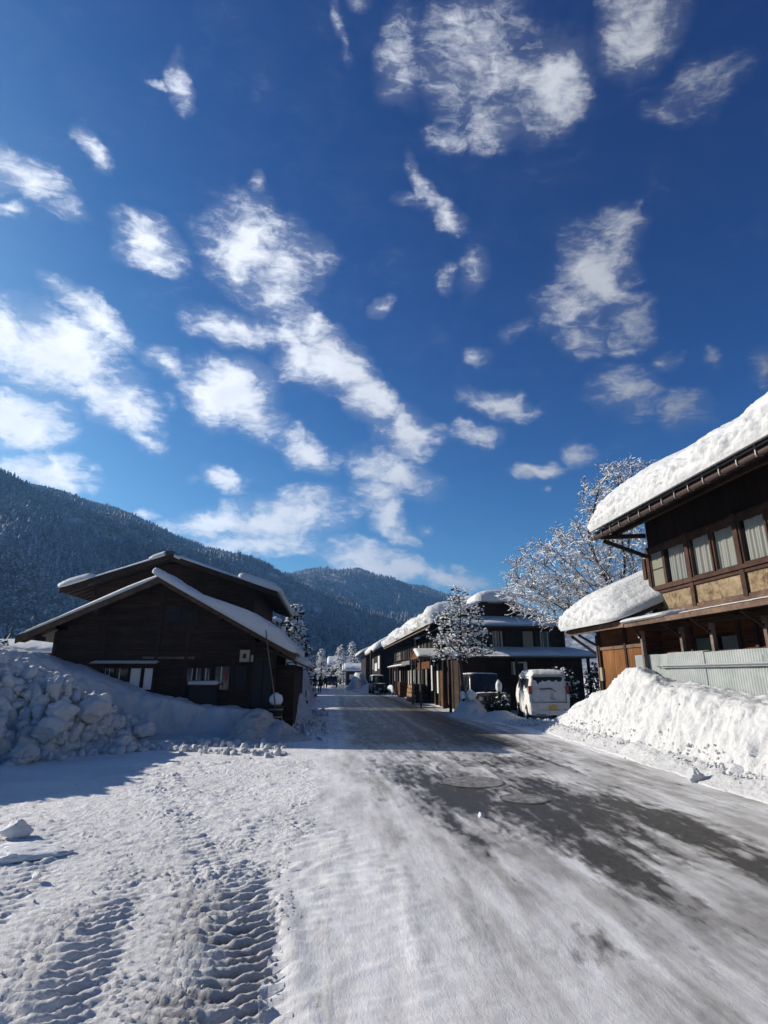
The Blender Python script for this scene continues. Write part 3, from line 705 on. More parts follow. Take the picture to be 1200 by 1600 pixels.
def crumbs():
    rng = np.random.default_rng(5)
    base = [clod_mesh(rng, 1.0, 900 + k, 2) for k in range(6)]
    spots = []
    def scatter(n, fx, r0, r1):
        for _ in range(n): x, y = fx(); spots.append((x, y, math.exp(rng.uniform(math.log(r0), math.log(r1)))))
    ft = lambda y: float(np.interp(y, [3, 8.6, 12, 17, 21], [6.35, 6.6, 6.85, 7.2, 7.6]))
    def right():
        y = rng.uniform(5.5, 22.5); return ft(y) - abs(rng.normal(0, 0.24)) + 0.25, y
    scatter(650, right, 0.010, 0.045)
    def leftp():
        t = rng.uniform(0, 1); x = -9 + 5.2 * t; y = np.interp(x, [-9, -8.5, -6.2, -5.2, -3.8], [12, 12.2, 12.9, 14.3, 15.3]) ; return x, y - abs(rng.normal(0, 0.35)) + 0.3
    scatter(420, leftp, 0.03, 0.16)
    def pile():
        x = rng.uniform(-8.6, -4.9); return x, np.interp(x, [-8.5, -6.2, -5.2], [12.6, 13.2, 14.8]) + rng.uniform(0, 2.4)
    scatter(900, pile, 0.03, 0.2)
    def rface():
        y = rng.uniform(6, 19); return ft(y) + rng.uniform(0.1, 0.9) ** 1.5, y
    scatter(20, rface, 0.015, 0.03)
    def row():
        t = rng.uniform(0, 1); return -3.9 + 2.9 * t + rng.normal(0, 0.15), 15.0 - 1.5 * t + rng.normal(0, 0.25) + (1.4 if rng.uniform() < 0.5 else 0.0)
    scatter(300, row, 0.01, 0.13)
    def yardf(): return rng.uniform(-4.5, -0.2), 3.2 + 10 * rng.uniform() ** 1.5
    scatter(220, yardf, 0.005, 0.016)
    def van():
        return rng.uniform(6.6, 8.6), rng.uniform(20.2, 23.0)
    scatter(500, van, 0.03, 0.13)
    def lv(): return rng.normal(-0.75, 0.3), rng.uniform(17.5, 30)
    scatter(350, lv, 0.03, 0.14)
    xy = np.array([(a, b) for a, b, _ in spots]); hz, _ = ground_h(xy[:, 0], xy[:, 1]); hz = np.maximum.reduce([hz, pile_left(xy[:, 0], xy[:, 1]) * (xy[:, 0] < -4.6), bank_right(xy[:, 0], xy[:, 1]) * (xy[:, 0] > 5.5) * (xy[:, 1] < 20), bank_left(xy[:, 0], xy[:, 1]) * (xy[:, 0] < -1) * (xy[:, 1] > 14.6) * (xy[:, 1] < 18.9)])
    Vs = []; Fs = []; n = 0
    for (x, y, r), z in zip(spots, hz):
        V, Fc = base[rng.integers(6)]; a = rng.uniform(0, 6.28); c, s = math.cos(a), math.sin(a)
        q = V * (r * rng.uniform(0.7, 1.3, 3)); q = np.stack((q[:, 0] * c - q[:, 1] * s, q[:, 0] * s + q[:, 1] * c, q[:, 2]), 1) + (x, y, z + r * 0.25)
        Vs.append(q); Fs.append(Fc + n); n += len(q)
    tag(link_mesh('snow_crumbs', np.concatenate(Vs), np.concatenate(Fs), MAT['snow_bank'], smooth=True), 'loose crumbs and clods of snow scattered along the banks and the yard', 'snow crumbs', kind='stuff')
crumbs()

# round covers frozen into the carriageway
def manhole(label, x, y, r):
    o = thing('manhole_cover', label, 'manhole cover', (x, y, 0), group='round covers in the carriageway')
    hz = float(ground_h(np.array([x]), np.array([y]))[0][0])
    m, nt, b = M_('frozen_cover'); t = NT(nt)
    t.l(t.mix(t.ramp(t.noise(t.coord('Object'), 7, 6, 0.7), [(0.35, 0.0), (0.6, 1.0)]), (0.05, 0.048, 0.044), (0.26, 0.25, 0.235)), b.inputs['Base Color']); b.inputs['Roughness'].default_value = 0.6
    def disc(r0, r1, z, nm, mt):
        n = 48; V = []; Fc = []
        for k in range(n):
            a = 2 * math.pi * k / n; V += [(x + r0 * math.cos(a), y + r0 * math.sin(a), z), (x + r1 * math.cos(a), y + r1 * math.sin(a), z)]
        Fc = [(2 * k, 2 * k + 1, (2 * k + 3) % (2 * n), (2 * k + 2) % (2 * n)) for k in range(n)]
        return link_mesh(nm, V, Fc, mt, o)
    disc(0.01, r, hz + 0.012, 'cover', m); disc(r, r + 0.03, hz + 0.009, 'rim', plain_mat('cover_rim', (0.10, 0.095, 0.085), 0.7, 0, 0.9, 9))
manhole('wide iron cover under thin ice in the middle of the bare asphalt', 2.45, 10.0, 0.5)
manhole('smaller iron cover nearer to the viewer, right of the wide one', 2.85, 8.6, 0.32)

# ------------------------------------------------------------------ hills and forest
CREST_AZ = [-110, -70, -50, -38, -31, -26, -20, -14, -9, -5.4, -1.2, 2.8, 8.1, 11.4, 15, 20, 30, 45, 70]
CREST_EL = [10, 13, 15.2, 16.4, 15.7, 15.4, 14.3, 11.9, 10.2, 9.5, 10.0, 9.9, 8.7, 7.6, 6.0, 4.6, 4.2, 4.5, 5]
CREST_R = [700, 700, 700, 720, 760, 800, 850, 920, 980, 1020, 1350, 1400, 1450, 1500, 1500, 1500, 1500, 1500, 1500]
FOOT_R = [160, 160, 160, 165, 170, 180, 200, 230, 260, 290, 320, 360, 420, 460, 500, 520, 560, 600, 600]

def hill_z(az, s):
    """az degrees, s 0 at the foot .. 1 at the crest .. 1.4 behind it"""
    el = np.interp(az, CREST_AZ, CREST_EL); r1 = np.interp(az, CREST_AZ, CREST_R); r0 = np.interp(az, CREST_AZ, FOOT_R)
    r = r0 + (r1 - r0) * s
    top = r1 * np.tan(np.radians(el))
    prof = np.where(s <= 1, 0.42 * np.clip(s, 0, 1) + 0.58 * sstep(0, 1.15, np.clip(s, 0, 1)) / sstep(0, 1.15, np.array(1.0)), 1 - (s - 1) * 1.2)
    X = r * np.sin(np.radians(az)); Y = r * np.cos(np.radians(az))
    P = np.stack((X, Y, 0 * X), -1)
    rel = fbm(P / 260.0, 4, 601, 0.5) + 0.5 * (0.5 - np.abs(fbm(P / 170.0, 3, 611)))
    z = top * prof + rel * 62 * np.clip(s * 3, 0, 1) * np.clip((1.15 - s) * 2.0, 0.07, 1)
    return X, Y, z

def make_hills():
    az = np.linspace(-110, 70, 361); s = np.linspace(0, 1.4, 90)
    S, A = np.meshgrid(s, az); X, Y, Z = hill_z(A.ravel(), S.ravel())
    Z = np.where(S.ravel() == 0, -2, Z)
    m, nt, b = M_('snowy_forest_floor'); t = NT(nt); c = t.coord('Object')
    n = t.noise(c, 0.05, 8, 0.75)
    t.l(t.mix(t.ramp(n, [(0.42, 0.0), (0.62, 1.0)]), (0.06, 0.06, 0.06), (0.55, 0.56, 0.6)), b.inputs['Base Color']); b.inputs['Roughness'].default_value = 0.9
    tag(link_mesh('hills', np.stack((X, Y, Z), 1), grid_faces(len(az), len(s)), m, smooth=True), kind='structure')
    # far pale mountain behind the right-hand rooftops
    xs = np.linspace(100, 1500, 90); V = []
    for k, x in enumerate(xs):
        t0 = np.interp(x, [100, 320, 420, 560, 800, 1500], [80, 215, 262, 285, 200, 80]); t0 += 22 * float(gn(np.array([[x / 75., 3.3, 0]]))[0]) + 9 * float(gn(np.array([[x / 22., 8.3, 0]]))[0])
        for q in range(12):
            f = q / 11.0; V.append((x, 1980 - 330 * (1 - f) + 50 * float(gn(np.array([[x / 60., q * 0.7, 1]]))[0]), t0 * f - 2))
        V.append((x, 2200, -2))
    tag(link_mesh('far_mountain', V, grid_faces(90, 13), MAT['snow'], smooth=True), kind='structure')

def conifer_proto(rng, seed, round_=False):
    V = []; Fc = []; A = []
    if not round_:
        L = 6
        for l in range(L):
            z0 = 0.12 + 0.86 * l / L; z1 = min(1.02, z0 + 0.86 / L * 1.7); r = 0.20 * (1 - l / L) ** 0.85 + 0.02
            n = 9; base = len(V)
            for k in range(n):
                a = 2 * math.pi * k / n + l * 1.1; rr = r * (1.15 if k % 2 else 0.62) * rng.uniform(0.85, 1.15)
                V.append((rr * math.cos(a), rr * math.sin(a), z0 + rng.uniform(-0.02, 0.02))); A.append(rng.uniform(0.3, 0.9))
            V.append((0, 0, z1)); A.append(rng.uniform(0.0, 0.5))
            Fc += [(base + k, base + (k + 1) % n, base + n) for k in range(n)]
    else:
        for q in range(9):
            c = np.array((rng.normal(0, 0.13), rng.normal(0, 0.13), rng.uniform(0.4, 0.85))); r = rng.uniform(0.1, 0.2)
            P = rng.normal(size=(7, 3)); P /= np.linalg.norm(P, axis=1)[:, None]; base = len(V)
            for p in P: V.append(tuple(c + p * r * rng.uniform(0.5, 1.2))); A.append(rng.uniform(0.35, 1.0))
            for _ in range(10):
                i = rng.choice(7, 3, replace=False); Fc.append(tuple(int(k) + base for k in i))
    return np.array(V), np.array(Fc), np.array(A)

def make_forest():
    rng = np.random.default_rng(11)
    pc = [conifer_proto(rng, k) for k in range(5)]; pr = [conifer_proto(rng, k, True) for k in range(4)]
    N = 36000
    az = rng.uniform(-42, 22, N * 3); s = rng.uniform(0, 1, N * 3) ** 0.9
    # constant density: accept by area of the wedge
    r1 = np.interp(az, CREST_AZ, CREST_R); r0 = np.interp(az, CREST_AZ, FOOT_R); r = r0 + (r1 - r0) * s
    w = np.where(s > 0.93, 1.0, (r / 1500) ** 0.35); keep = rng.uniform(0, 1, len(az)) < w
    # clearings
    X, Y, Z = hill_z(az, s)
    clr = fbm(np.stack((X, Y, 0 * X), 1) / 55.0, 3, 640)
    keep &= clr > -0.28
    idx = np.nonzero(keep)[0][:N]
    X, Y, Z, s, az, r = X[idx], Y[idx], Z[idx], s[idx], az[idx], r[idx]
    kind = fbm(np.stack((X, Y, 0 * X), 1) / 90.0, 3, 650) + 0.35 * s + rng.normal(0, 0.1, len(X))
    Vs, Fs, As = [], [], []; n = 0
    pale = fbm(np.stack((X, Y, 0 * X), 1) / 120.0, 3, 655)
    for i in range(len(X)):
        if kind[i] > 0.10: V, Fc, A = pr[rng.integers(4)]; h = rng.uniform(5.5, 9); wd = rng.uniform(0.9, 1.4); bias = 0.16
        else: V, Fc, A = pc[rng.integers(5)]; h = rng.uniform(6.5, 12); wd = rng.uniform(0.85, 1.3); bias = -0.02
        a = rng.uniform(0, 6.28); c, sn = math.cos(a), math.sin(a)
        q = V * (h * wd, h * wd, h); q = np.stack((q[:, 0] * c - q[:, 1] * sn, q[:, 0] * sn + q[:, 1] * c, q[:, 2]), 1) + (X[i], Y[i], Z[i] - 1.0)
        Vs.append(q); Fs.append(Fc + n); n += len(V); As.append(np.clip(A * 0.85 + 0.05 + bias + 0.35 * pale[i] + rng.normal(0, 0.08), 0, 1))
    m = mixed_snow('frosted_forest', (0.012, 0.016, 0.016), (0.03, 0.032, 0.03), 'snow', 0.35, 0.2, 1.0, (0.44, 0.47, 0.52), 0.5)
    o = link_mesh('forest', np.concatenate(Vs), np.concatenate(Fs), m, attrs={'snow': np.concatenate(As)})
    tag(o, 'dark forest dusted with snow covering the hills behind the village', 'forest', kind='stuff')
make_hills(); make_forest()

# ------------------------------------------------------------------ trees
class TM:
    """collects tapering limbs and clumps with a snow attribute"""
    def __init__(s): s.V = []; s.F = []; s.A = []; s.n = 0
    def limb(s, p, q, r0, r1, k=5, snow=1.0, under=0.0):
        p = np.array(p, float); q = np.array(q, float); d = q - p; L = np.linalg.norm(d)
        if L < 1e-6: return
        d /= L; a = np.cross(d, (0, 0, 1.0)); na = np.linalg.norm(a)
        a = a / na if na > 0.05 else np.array((1.0, 0, 0)); b = np.cross(a, d)
        if b[2] < 0: b = -b
        horiz = math.sqrt(max(0, 1 - d[2] ** 2))
        for c, r in ((p, r0), (q, r1)):
            for i in range(k):
                t = math.pi / 2 + 2 * math.pi * i / k; up = math.sin(t)
                lift = 1.0 + (0.9 if up > 0.6 else 0) * horiz * snow
                s.V.append(c + r * (a * math.cos(t) + b * up * lift)); s.A.append(snow * horiz if up > 0.25 else under)
        for i in range(k): s.F.append((s.n + i, s.n + (i + 1) % k, s.n + k + (i + 1) % k, s.n + k + i))
        s.n += 2 * k
    def clump(s, c, r, rng, snow, k=6):
        P = rng.normal(size=(k, 3)); P /= np.linalg.norm(P, axis=1)[:, None]
        # octahedron-like clod
        O = np.array([(1, 0, 0), (-1, 0, 0), (0, 1, 0), (0, -1, 0), (0, 0, 0.8), (0, 0, -0.6)]) * rng.uniform(0.6, 1.3, (6, 1)) * r + np.array(c)
        for p in O: s.V.append(p); s.A.append(snow)
        for f in ((0, 2, 4), (2, 1, 4), (1, 3, 4), (3, 0, 4), (2, 0, 5), (1, 2, 5), (3, 1, 5), (0, 3, 5)): s.F.append(tuple(s.n + i for i in f) + (s.n + f[2],))
        s.n += 6
    def leaf(s, c, d, L, w, snow, rng):
        d = np.array(d, float); d /= np.linalg.norm(d) + 1e-9; a = np.cross(d, rng.normal(size=3)); a /= np.linalg.norm(a) + 1e-9
        c = np.array(c, float)
        for p in (c, c + d * L * 0.5 + a * w, c + d * L, c + d * L * 0.5 - a * w): s.V.append(p); s.A.append(snow)
        s.F.append((s.n, s.n + 1, s.n + 2, s.n + 3)); s.n += 4
    def build(s, name, mat, parent, smooth=False):
        F4 = [f for f in s.F]
        V = np.array(s.V)
        fl = []
        for f in F4: fl.append(f if len(set(f)) == 4 else f[:3])
        return link_mesh(name, V, fl, mat, parent, smooth, attrs={'snow': s.A})

def colonize(root, attractors, step=0.25, influence=2.0, kill=0.45, trunk=None, iters=140):
    """space colonisation: returns node positions and parents"""
    pos = [np.array(root, float)]; par = [-1]
    for p in (trunk or []): pos.append(np.array(p, float)); par.append(len(pos) - 2)
    att = np.array(attractors, float)
    for _ in range(iters):
        P = np.array(pos); 
        if len(att) == 0: break
        d2 = ((att[:, None, :] - P[None]) ** 2).sum(2); nn = d2.argmin(1); dm = np.sqrt(d2.min(1))
        ok = dm < influence
        if not ok.any(): break
        grow = {}
        for i in np.nonzero(ok)[0]: grow.setdefault(nn[i], []).append((att[i] - P[nn[i]]) / (dm[i] + 1e-9))
        new = []
        for k, ds in grow.items():
            d = np.sum(ds, 0); nd = np.linalg.norm(d)
            if nd < 1e-3: continue
            new.append((P[k] + d / nd * step, k))
        added = 0
        for q, k in new:
            if np.min(((P - q) ** 2).sum(1)) > (step * 0.4) ** 2: pos.append(q); par.append(k); added += 1
        if not added: break
        P = np.array(pos); d2 = ((att[:, None, :] - P[None, -added:]) ** 2).sum(2).min(1); att = att[np.sqrt(d2) > kill]
    return np.array(pos), par

def radii(pos, par, tip=0.012, e=2.3):
    n = len(pos); acc = np.zeros(n); kids = np.zeros(n, int)
    for i in range(n):
        if par[i] >= 0: kids[par[i]] += 1
    for i in range(n - 1, -1, -1):
        if kids[i] == 0: acc[i] = tip ** e
        if par[i] >= 0: acc[par[i]] += acc[i]
    return acc ** (1 / e), kids

BARK = mixed_snow('snowy_bark', (0.022, 0.018, 0.016), (0.07, 0.055, 0.048), 'snow', 6, 0.36, 0.52, (0.86, 0.87, 0.88), 0.2)
LEAFY = mixed_snow('snowy_needles', (0.010, 0.016, 0.010), (0.035, 0.042, 0.025), 'snow', 5, 0.4, 0.6, (0.84, 0.85, 0.86), 0.3)

def bare_tree():
    rng = np.random.default_rng(77)
    o = thing('bare_tree', 'large leafless tree with every branch outlined in snow rising behind the right-hand house', 'tree', (11.7, 21.5, 0))
    pts = []
    # crown volume: a few overlapping lobes
    lobes = [((9.9, 21.5, 5.3), (3.3, 2.3, 2.0), 620), ((12.6, 21.5, 8.5), (2.3, 2.0, 2.3), 520), ((13.6, 22, 6.6), (2.0, 2.2, 2.6), 260), ((8.9, 21.3, 4.7), (2.2, 1.7, 0.95), 360), ((8.9, 21.3, 5.6), (1.9, 1.7, 1.2), 200), ((10.9, 22, 4.6), (2.6, 2.0, 1.2), 240), ((10.4, 21.5, 7.0), (1.5, 1.5, 1.0), 160)]
    for c, r, n in lobes:
        q = rng.normal(size=(n, 3)); q /= np.linalg.norm(q, axis=1)[:, None]; q *= rng.uniform(0.25, 1, (n, 1)) ** (1 / 2.2); pts.append(np.array(c) + q * np.array(r))
    att = np.concatenate(pts)
    trunk = [(11.7 + 0.03 * k, 21.5, 0.3 * k) for k in range(1, 13)]
    pos, par = colonize((11.7, 21.5, -0.1), att, 0.26, 3.2, 0.42, trunk)
    rad, kids = radii(pos, par, 0.013, 2.25)
    T = TM(); B = TM()
    for i in range(1, len(pos)):
        p = par[i]
        j = pos[i] + 0
        if rad[i] > 0.10: T.limb(pos[p], j, rad[p] if rad[p] < rad[i] * 1.4 else rad[i], rad[i], 9, 1.0)
        else: B.limb(pos[p], j, min(rad[p], rad[i] * 1.4), rad[i], 6, 1.1, 0.0 if rad[i] > 0.03 else 0.15)
    # twigs
    thin = [i for i in range(1, len(pos)) if rad[i] < 0.045]
    for i in thin:
        for _ in range(4 if kids[i] == 0 else 3):
            d = pos[i] - pos[par[i]]; d = d / np.linalg.norm(d) + rng.normal(size=3) * 0.75; d[2] += 0.25; d /= np.linalg.norm(d)
            L = rng.uniform(0.16, 0.42); q = pos[i] + d * L
            B.limb(pos[i], q, 0.0095, 0.008, 4, 1.0, 0.3)
            for _ in range(3):
                d2 = d + rng.normal(size=3) * 0.7; d2 /= np.linalg.norm(d2); s0 = pos[i] + d * L * rng.uniform(0.4, 1); q2 = s0 + d2 * rng.uniform(0.1, 0.24)
                B.limb(s0, q2, 0.008, 0.007, 3, 1.0, 0.4)
                if rng.uniform() < 0.7: B.clump(q2, rng.uniform(0.015, 0.036), rng, 1.0)
    T.build('trunk', BARK, o, True); B.build('crown', BARK, o)

def street_tree():
    rng = np.random.default_rng(78)
    o = thing('young_tree', 'small dark evergreen by the road, its leaves loaded with snow clumps, tied to a stake', 'tree', (5.95, 25.3, 0))
    pts = []
    for c, r, n in [((5.35, 25.3, 4.2), (0.7, 0.7, 0.45), 90), ((5.9, 25.3, 5.1), (0.5, 0.6, 0.55), 90), ((6.5, 25.2, 4.5), (0.5, 0.6, 0.4), 60), ((6.5, 25.2, 3.5), (0.8, 0.8, 0.4), 100), ((5.2, 25.3, 3.3), (0.9, 0.8, 0.35), 110), ((5.9, 25.2, 3.9), (0.5, 0.7, 0.9), 110), ((6.8, 25.2, 2.7), (0.6, 0.6, 0.25), 50), ((5.1, 25.3, 2.55), (0.7, 0.6, 0.25), 60), ((5.9, 25.0, 2.8), (0.6, 0.7, 0.3), 60)]:
        q = rng.normal(size=(n, 3)); q /= np.linalg.norm(q, axis=1)[:, None]; q *= rng.uniform(0.2, 1, (n, 1)) ** 0.5; pts.append(np.array(c) + q * np.array(r))
    pos, par = colonize((5.98, 25.3, 0.0), np.concatenate(pts), 0.16, 1.6, 0.22, [(5.98 - 0.01 * k, 25.3, 0.16 * k) for k in range(1, 15)])
    rad, kids = radii(pos, par, 0.010, 2.2)
    T = TM(); B = TM()
    for i in range(1, len(pos)):
        (T if rad[i] > 0.045 else B).limb(pos[par[i]], pos[i], min(rad[par[i]], rad[i] * 1.5), rad[i], 7 if rad[i] > 0.045 else 4, 0.9)
    for i in range(1, len(pos)):
        if rad[i] > 0.03: continue
        for _ in range(5):
            d = rng.normal(size=3); d[2] = abs(d[2]) * 0.3 - 0.15
            B.leaf(pos[i] + rng.normal(size=3) * 0.06, d, rng.uniform(0.10, 0.2), 0.035, 0.0 if rng.uniform() < 0.75 else 1.0, rng)
        for _ in range(3): B.clump(pos[i] + rng.normal(size=3) * 0.11 + (0, 0, 0.04), rng.uniform(0.03, 0.08), rng, 1.0)
    T.build('trunk', BARK, o, True); B.build('crown', LEAFY, o)

def snowy_conifer(label, x, y, h, w, seed, n=46):
    rng = np.random.default_rng(seed); o = thing('conifer_tree', label, 'tree', (x, y, 0), group='snow-loaded conifers beyond the old wooden house')
    T = TM(); B = TM(); T.limb((x, y, -0.1), (x, y, h * 0.97), 0.035 * h, 0.012, 7, 0.0)
    for k in range(n):
        f = k / n; z = h * (0.10 + 0.88 * f); L = w * (1 - f) ** 0.75 * rng.uniform(0.75, 1.1) + 0.12
        for _ in range(3):
            a = rng.uniform(0, 2 * math.pi); st = np.array((x, y, z)); dr = np.array((math.cos(a), math.sin(a), 0))
            pts = [st + dr * L * t + np.array((0, 0, 0.12 * L * t - 0.55 * L * t * t)) for t in np.linspace(0, 1, 5)]
            for i in range(4): B.limb(pts[i], pts[i + 1], 0.03, 0.02, 4, 1.0)
            for i in range(1, 5):
                for _ in range(5):
                    c = pts[i] + rng.normal(size=3) * np.array((0.22, 0.22, 0.08)) * (0.3 + L * 0.25)
                    if rng.uniform() < 0.65: B.clump(c + (0, 0, 0.06), rng.uniform(0.06, 0.17), rng, 1.0)
                    else:
                        for _ in range(2): B.leaf(c, dr + rng.normal(size=3) * 0.6 + (0, 0, -0.4), rng.uniform(0.25, 0.5), 0.09, rng.choice([0.0, 0.0, 1.0]), rng)
    T.build('trunk', BARK, o, True); B.build('crown', LEAFY, o)

bare_tree(); street_tree()
for lab, x, y, h, w, sd in [
    ('tallest snow-laden conifer just behind the wooden house roof', -2.55, 42, 6.9, 1.6, 1), ('snow-laden conifer leaning over the verge beside the walkers', -3.1, 49, 6.2, 1.6, 2),
    ('broad snow-laden conifer nearest to the wooden house annex', -3.6, 37, 5.4, 2.1, 3), ('darker conifer further along the left verge', -3.6, 66, 6.0, 2.0, 4),
    ('narrow conifer far down the left side of the street', -3.2, 86, 6.2, 1.8, 5)]:
    snowy_conifer(lab, x, y, h, w, sd)
for lab, x, y, h, w, sd in [('frosted conifer standing behind the far right snow heaps', 2.6, 125, 8.5, 3.0, 6), ('second frosted conifer behind the far right snow heaps', 5.2, 130, 9.5, 3.2, 7), ('frosted conifer closing the far end of the street', -1.6, 135, 8.0, 3.0, 8)]:
    snowy_conifer(lab, x, y, h, w, sd, 30)

# bushes at the far left edge and beside the van
def bush(label, x, y, r, h, seed, snow=0.6, n=500):
    rng = np.random.default_rng(seed); o = thing('bush', label, 'bush', (x, y, 0))
    T = TM(); B = TM()
    for k in range(14):
        a = rng.uniform(0, 6.28); tip = np.array((x + r * 0.8 * math.cos(a) * rng.uniform(0.3, 1), y + r * 0.8 * math.sin(a) * rng.uniform(0.3, 1), h * rng.uniform(0.6, 0.95))); T.limb((x, y, -0.05), tip, 0.03, 0.012, 5, 0.4)
    for k in range(n):
        d = rng.normal(size=3); d /= np.linalg.norm(d); q = rng.uniform(0.55, 1) ; c = np.array((x + d[0] * r * q, y + d[1] * r * q, h * 0.52 + d[2] * h * 0.48 * q))
        if rng.uniform() < snow * (0.45 + 0.55 * d[2]): B.clump(c, rng.uniform(0.05, 0.12), rng, 1.0)
        for _ in range(2): B.leaf(c, rng.normal(size=3), rng.uniform(0.1, 0.2), 0.05, 0.0, rng)
    T.build('stems', BARK, o); B.build('leaves', LEAFY, o)
bush('dark leafy bush with a cap of snow right behind the white van', 10.1, 24.6, 0.8, 2.15, 31, 0.55, 700)
bush('frosted bush peeping over the snow bank at the far left edge', -12.0, 21.5, 1.1, 3.1, 32, 1.2, 700)
bush('red-brown leafy hedge bush at the corner of the big dark house', 13.2, 27.2, 0.8, 2.4, 33, 0.15, 500)

# ------------------------------------------------------------------ building helpers
def snow_slab(A, B, W, T, parent, seed, name='snow_layer', step=0.12, nsec=56, lump=0.10, lscale=2.2, mat='snow_roof', belly=0.12, tfun=None, ends=1.0, power=0.5):
    """thick snow lying on a slope; A-B runs along the eave, W goes up the slope, T is the depth"""
    A = np.array(A, float); B = np.array(B, float); W = np.array(W, float)
    L = np.linalg.norm(B - A); ax = (B - A) / L; nl = max(6, int(L / step)); Lw = np.linalg.norm(W)
    v = np.linspace(0, 1, nl); th = np.linspace(0, 2 * math.pi, nsec, endpoint=False)
    Vv, Tt = np.meshgrid(v, th, indexing='ij'); Vv = Vv.ravel(); Tt = Tt.ravel()
    c, s = np.cos(Tt), np.sin(Tt)
    ex = np.sign(c) * np.abs(c) ** power; ez = np.sign(s) * np.abs(s) ** 0.75
    de = np.minimum(Vv, 1 - Vv) * L; rr = T * 0.75 * ends
    e = np.clip(de / rr, 0, 1); er = np.sqrt(np.clip(1 - (1 - e) ** 2, 0, 1))
    tt = T * np.ones(len(Vv))
    if tfun is not None: tt = tt * tfun(Vv * L, (ex * 0.5 + 0.5) * Lw)
    hh = np.where(ez > 0, ez * tt * (0.15 + 0.85 * er), ez * 0.05)
    sh = (1 - er) * min(0.3, 0.5 * T / Lw)
    x = 0.5 + ex * (0.5 - sh)
    bulge = -belly * np.clip(np.sin(np.clip(ez, 0, 1) * math.pi), 0, 1) * (ex < 0) * er
    P = A + np.outer(Vv * L, ax) + np.outer(x, W) + np.outer(bulge, W / Lw) + np.outer(hh, (0, 0, 1))
    up = np.clip(hh / (T * 0.5), 0, 1)
    out = np.outer(ex * (1 - np.abs(ez) * 0.6), W / Lw) + np.outer(np.maximum(ez, 0), (0, 0, 1)) + np.outer(np.where(Vv < 0.5, -1, 1) * (1 - er), ax)
    out /= np.linalg.norm(out, axis=1)[:, None] + 1e-6
    side = np.clip(1.25 - np.abs(out[:, 2]), 0.15, 1)
    n = fbm(P * lscale, 5, seed, 0.6) + 0.5 * np.abs(fbm(P * lscale * 3.1, 3, seed + 3))
    f1, f2, idm = worley(P * lscale * 1.3, seed + 4)
    n = n + 0.55 * (sstep(0, 0.35, f2 - f1) - 0.7)
    P = P + out * (lump * n * side * up)[:, None] + np.outer(0.35 * lump * fbm(P * 0.6, 2, seed + 8) * up * 2, (0, 0, 1))
    F_ = grid_faces(nl, nsec, True)
    o = link_mesh(name, P, F_, MAT[mat], parent, smooth=True)
    bm = bmesh.new(); bm.from_mesh(o.data); bm.verts.ensure_lookup_table()
    for k in (0, nl - 1):
        vs = [bm.verts[k * nsec + i] for i in range(nsec)]
        try: bm.faces.new(vs)
        except Exception: pass
    bmesh.ops.recalc_face_normals(bm, faces=bm.faces)
    for f in bm.faces: f.smooth = True
    bm.to_mesh(o.data); bm.free()
    return o

def slope_slab(mb, E, Rg, y0, y1, th):
    """roof plane between eave E(x,z) and ridge Rg(x,z) from y0 to y1"""
    (xe, ze), (xr, zr) = E, Rg
    return mb.prism([(xe, y0, ze), (xr, y0, zr), (xr, y0, zr + th), (xe, y0, ze + th)], (0, 1, 0), y1 - y0)

def sash(parent, x, y0, y1, z0, z1, depth=0.05, fr=0.045, inside='curtain', folds=0.10, face='x', glass='glass', bars=0, name='window', gap=0.12, framemat='frame'):
    """window in a wall facing -X (face='x') or -Y (face='y'): frame > pane, curtain. (y0,y1) run along the wall."""
    def P(a, b, c): return (a, b, c) if face == 'x' else (b, a, c)   # a: depth coordinate, b: along
    m = MB()
    def bx(a0, a1, b0, b1, c0, c1):
        if face == 'x': m.box(a0, a1, b0, b1, c0, c1)
        else: m.box(b0, b1, a0, a1, c0, c1)
    bx(x, x + depth, y0, y1, z0, z0 + fr); bx(x, x + depth, y0, y1, z1 - fr, z1)
    bx(x, x + depth, y0, y0 + fr, z0 + fr, z1 - fr); bx(x, x + depth, y1 - fr, y1, z0 + fr, z1 - fr)
    for k in range(bars):
        zc = z0 + (z1 - z0) * (k + 1) / (bars + 1); bx(x + 0.008, x + depth - 0.01, y0 + fr, y1 - fr, zc - 0.012, zc + 0.012)
    w = m.build(name, MAT[framemat], parent)
    g = MB(); xx = x + depth * 0.5
    g.add([P(xx, y0 + fr * 0.8, z0 + fr * 0.8), P(xx, y1 - fr * 0.8, z0 + fr * 0.8), P(xx, y1 - fr * 0.8, z1 - fr * 0.8), P(xx, y0 + fr * 0.8, z1 - fr * 0.8)], [(0, 1, 2, 3)])
    if inside in ('frosted', 'paper', 'dark'):
        g.build('pane', MAT[inside], w)
    else:
        g.build('pane', MAT[glass], w)
        n = max(12, int((y1 - y0) / 0.02)); V = []
        rs = random.Random(int(abs(y0) * 91 + abs(x) * 7))
        ph = rs.uniform(0, 6); fq = rs.uniform(0.8, 1.3)
        c0, c1 = (rs.uniform(0.0, 0.25), rs.uniform(0.82, 1.0)) if y1 - y0 > 0.6 else (0.03, 0.97)
        for k in range(n + 1):
            t = k / n; b = y0 + fr * 0.5 + (y1 - y0 - fr) * (c0 + (c1 - c0) * t)
            d = 0.022 * math.sin(2 * math.pi * (b / folds) * fq + ph) + 0.012 * math.sin(2 * math.pi * b / (folds * 2.7) + ph * 2)
            V += [P(x + depth + gap * 0.5 + d * 1.3, b, z0 + 0.02), P(x + depth + gap * 0.5 + d, b, z1 - 0.04)]
        link_mesh('curtain', V, [(2 * k, 2 * k + 2, 2 * k + 3, 2 * k + 1) for k in range(n)], MAT[inside], w, smooth=True)
    return w

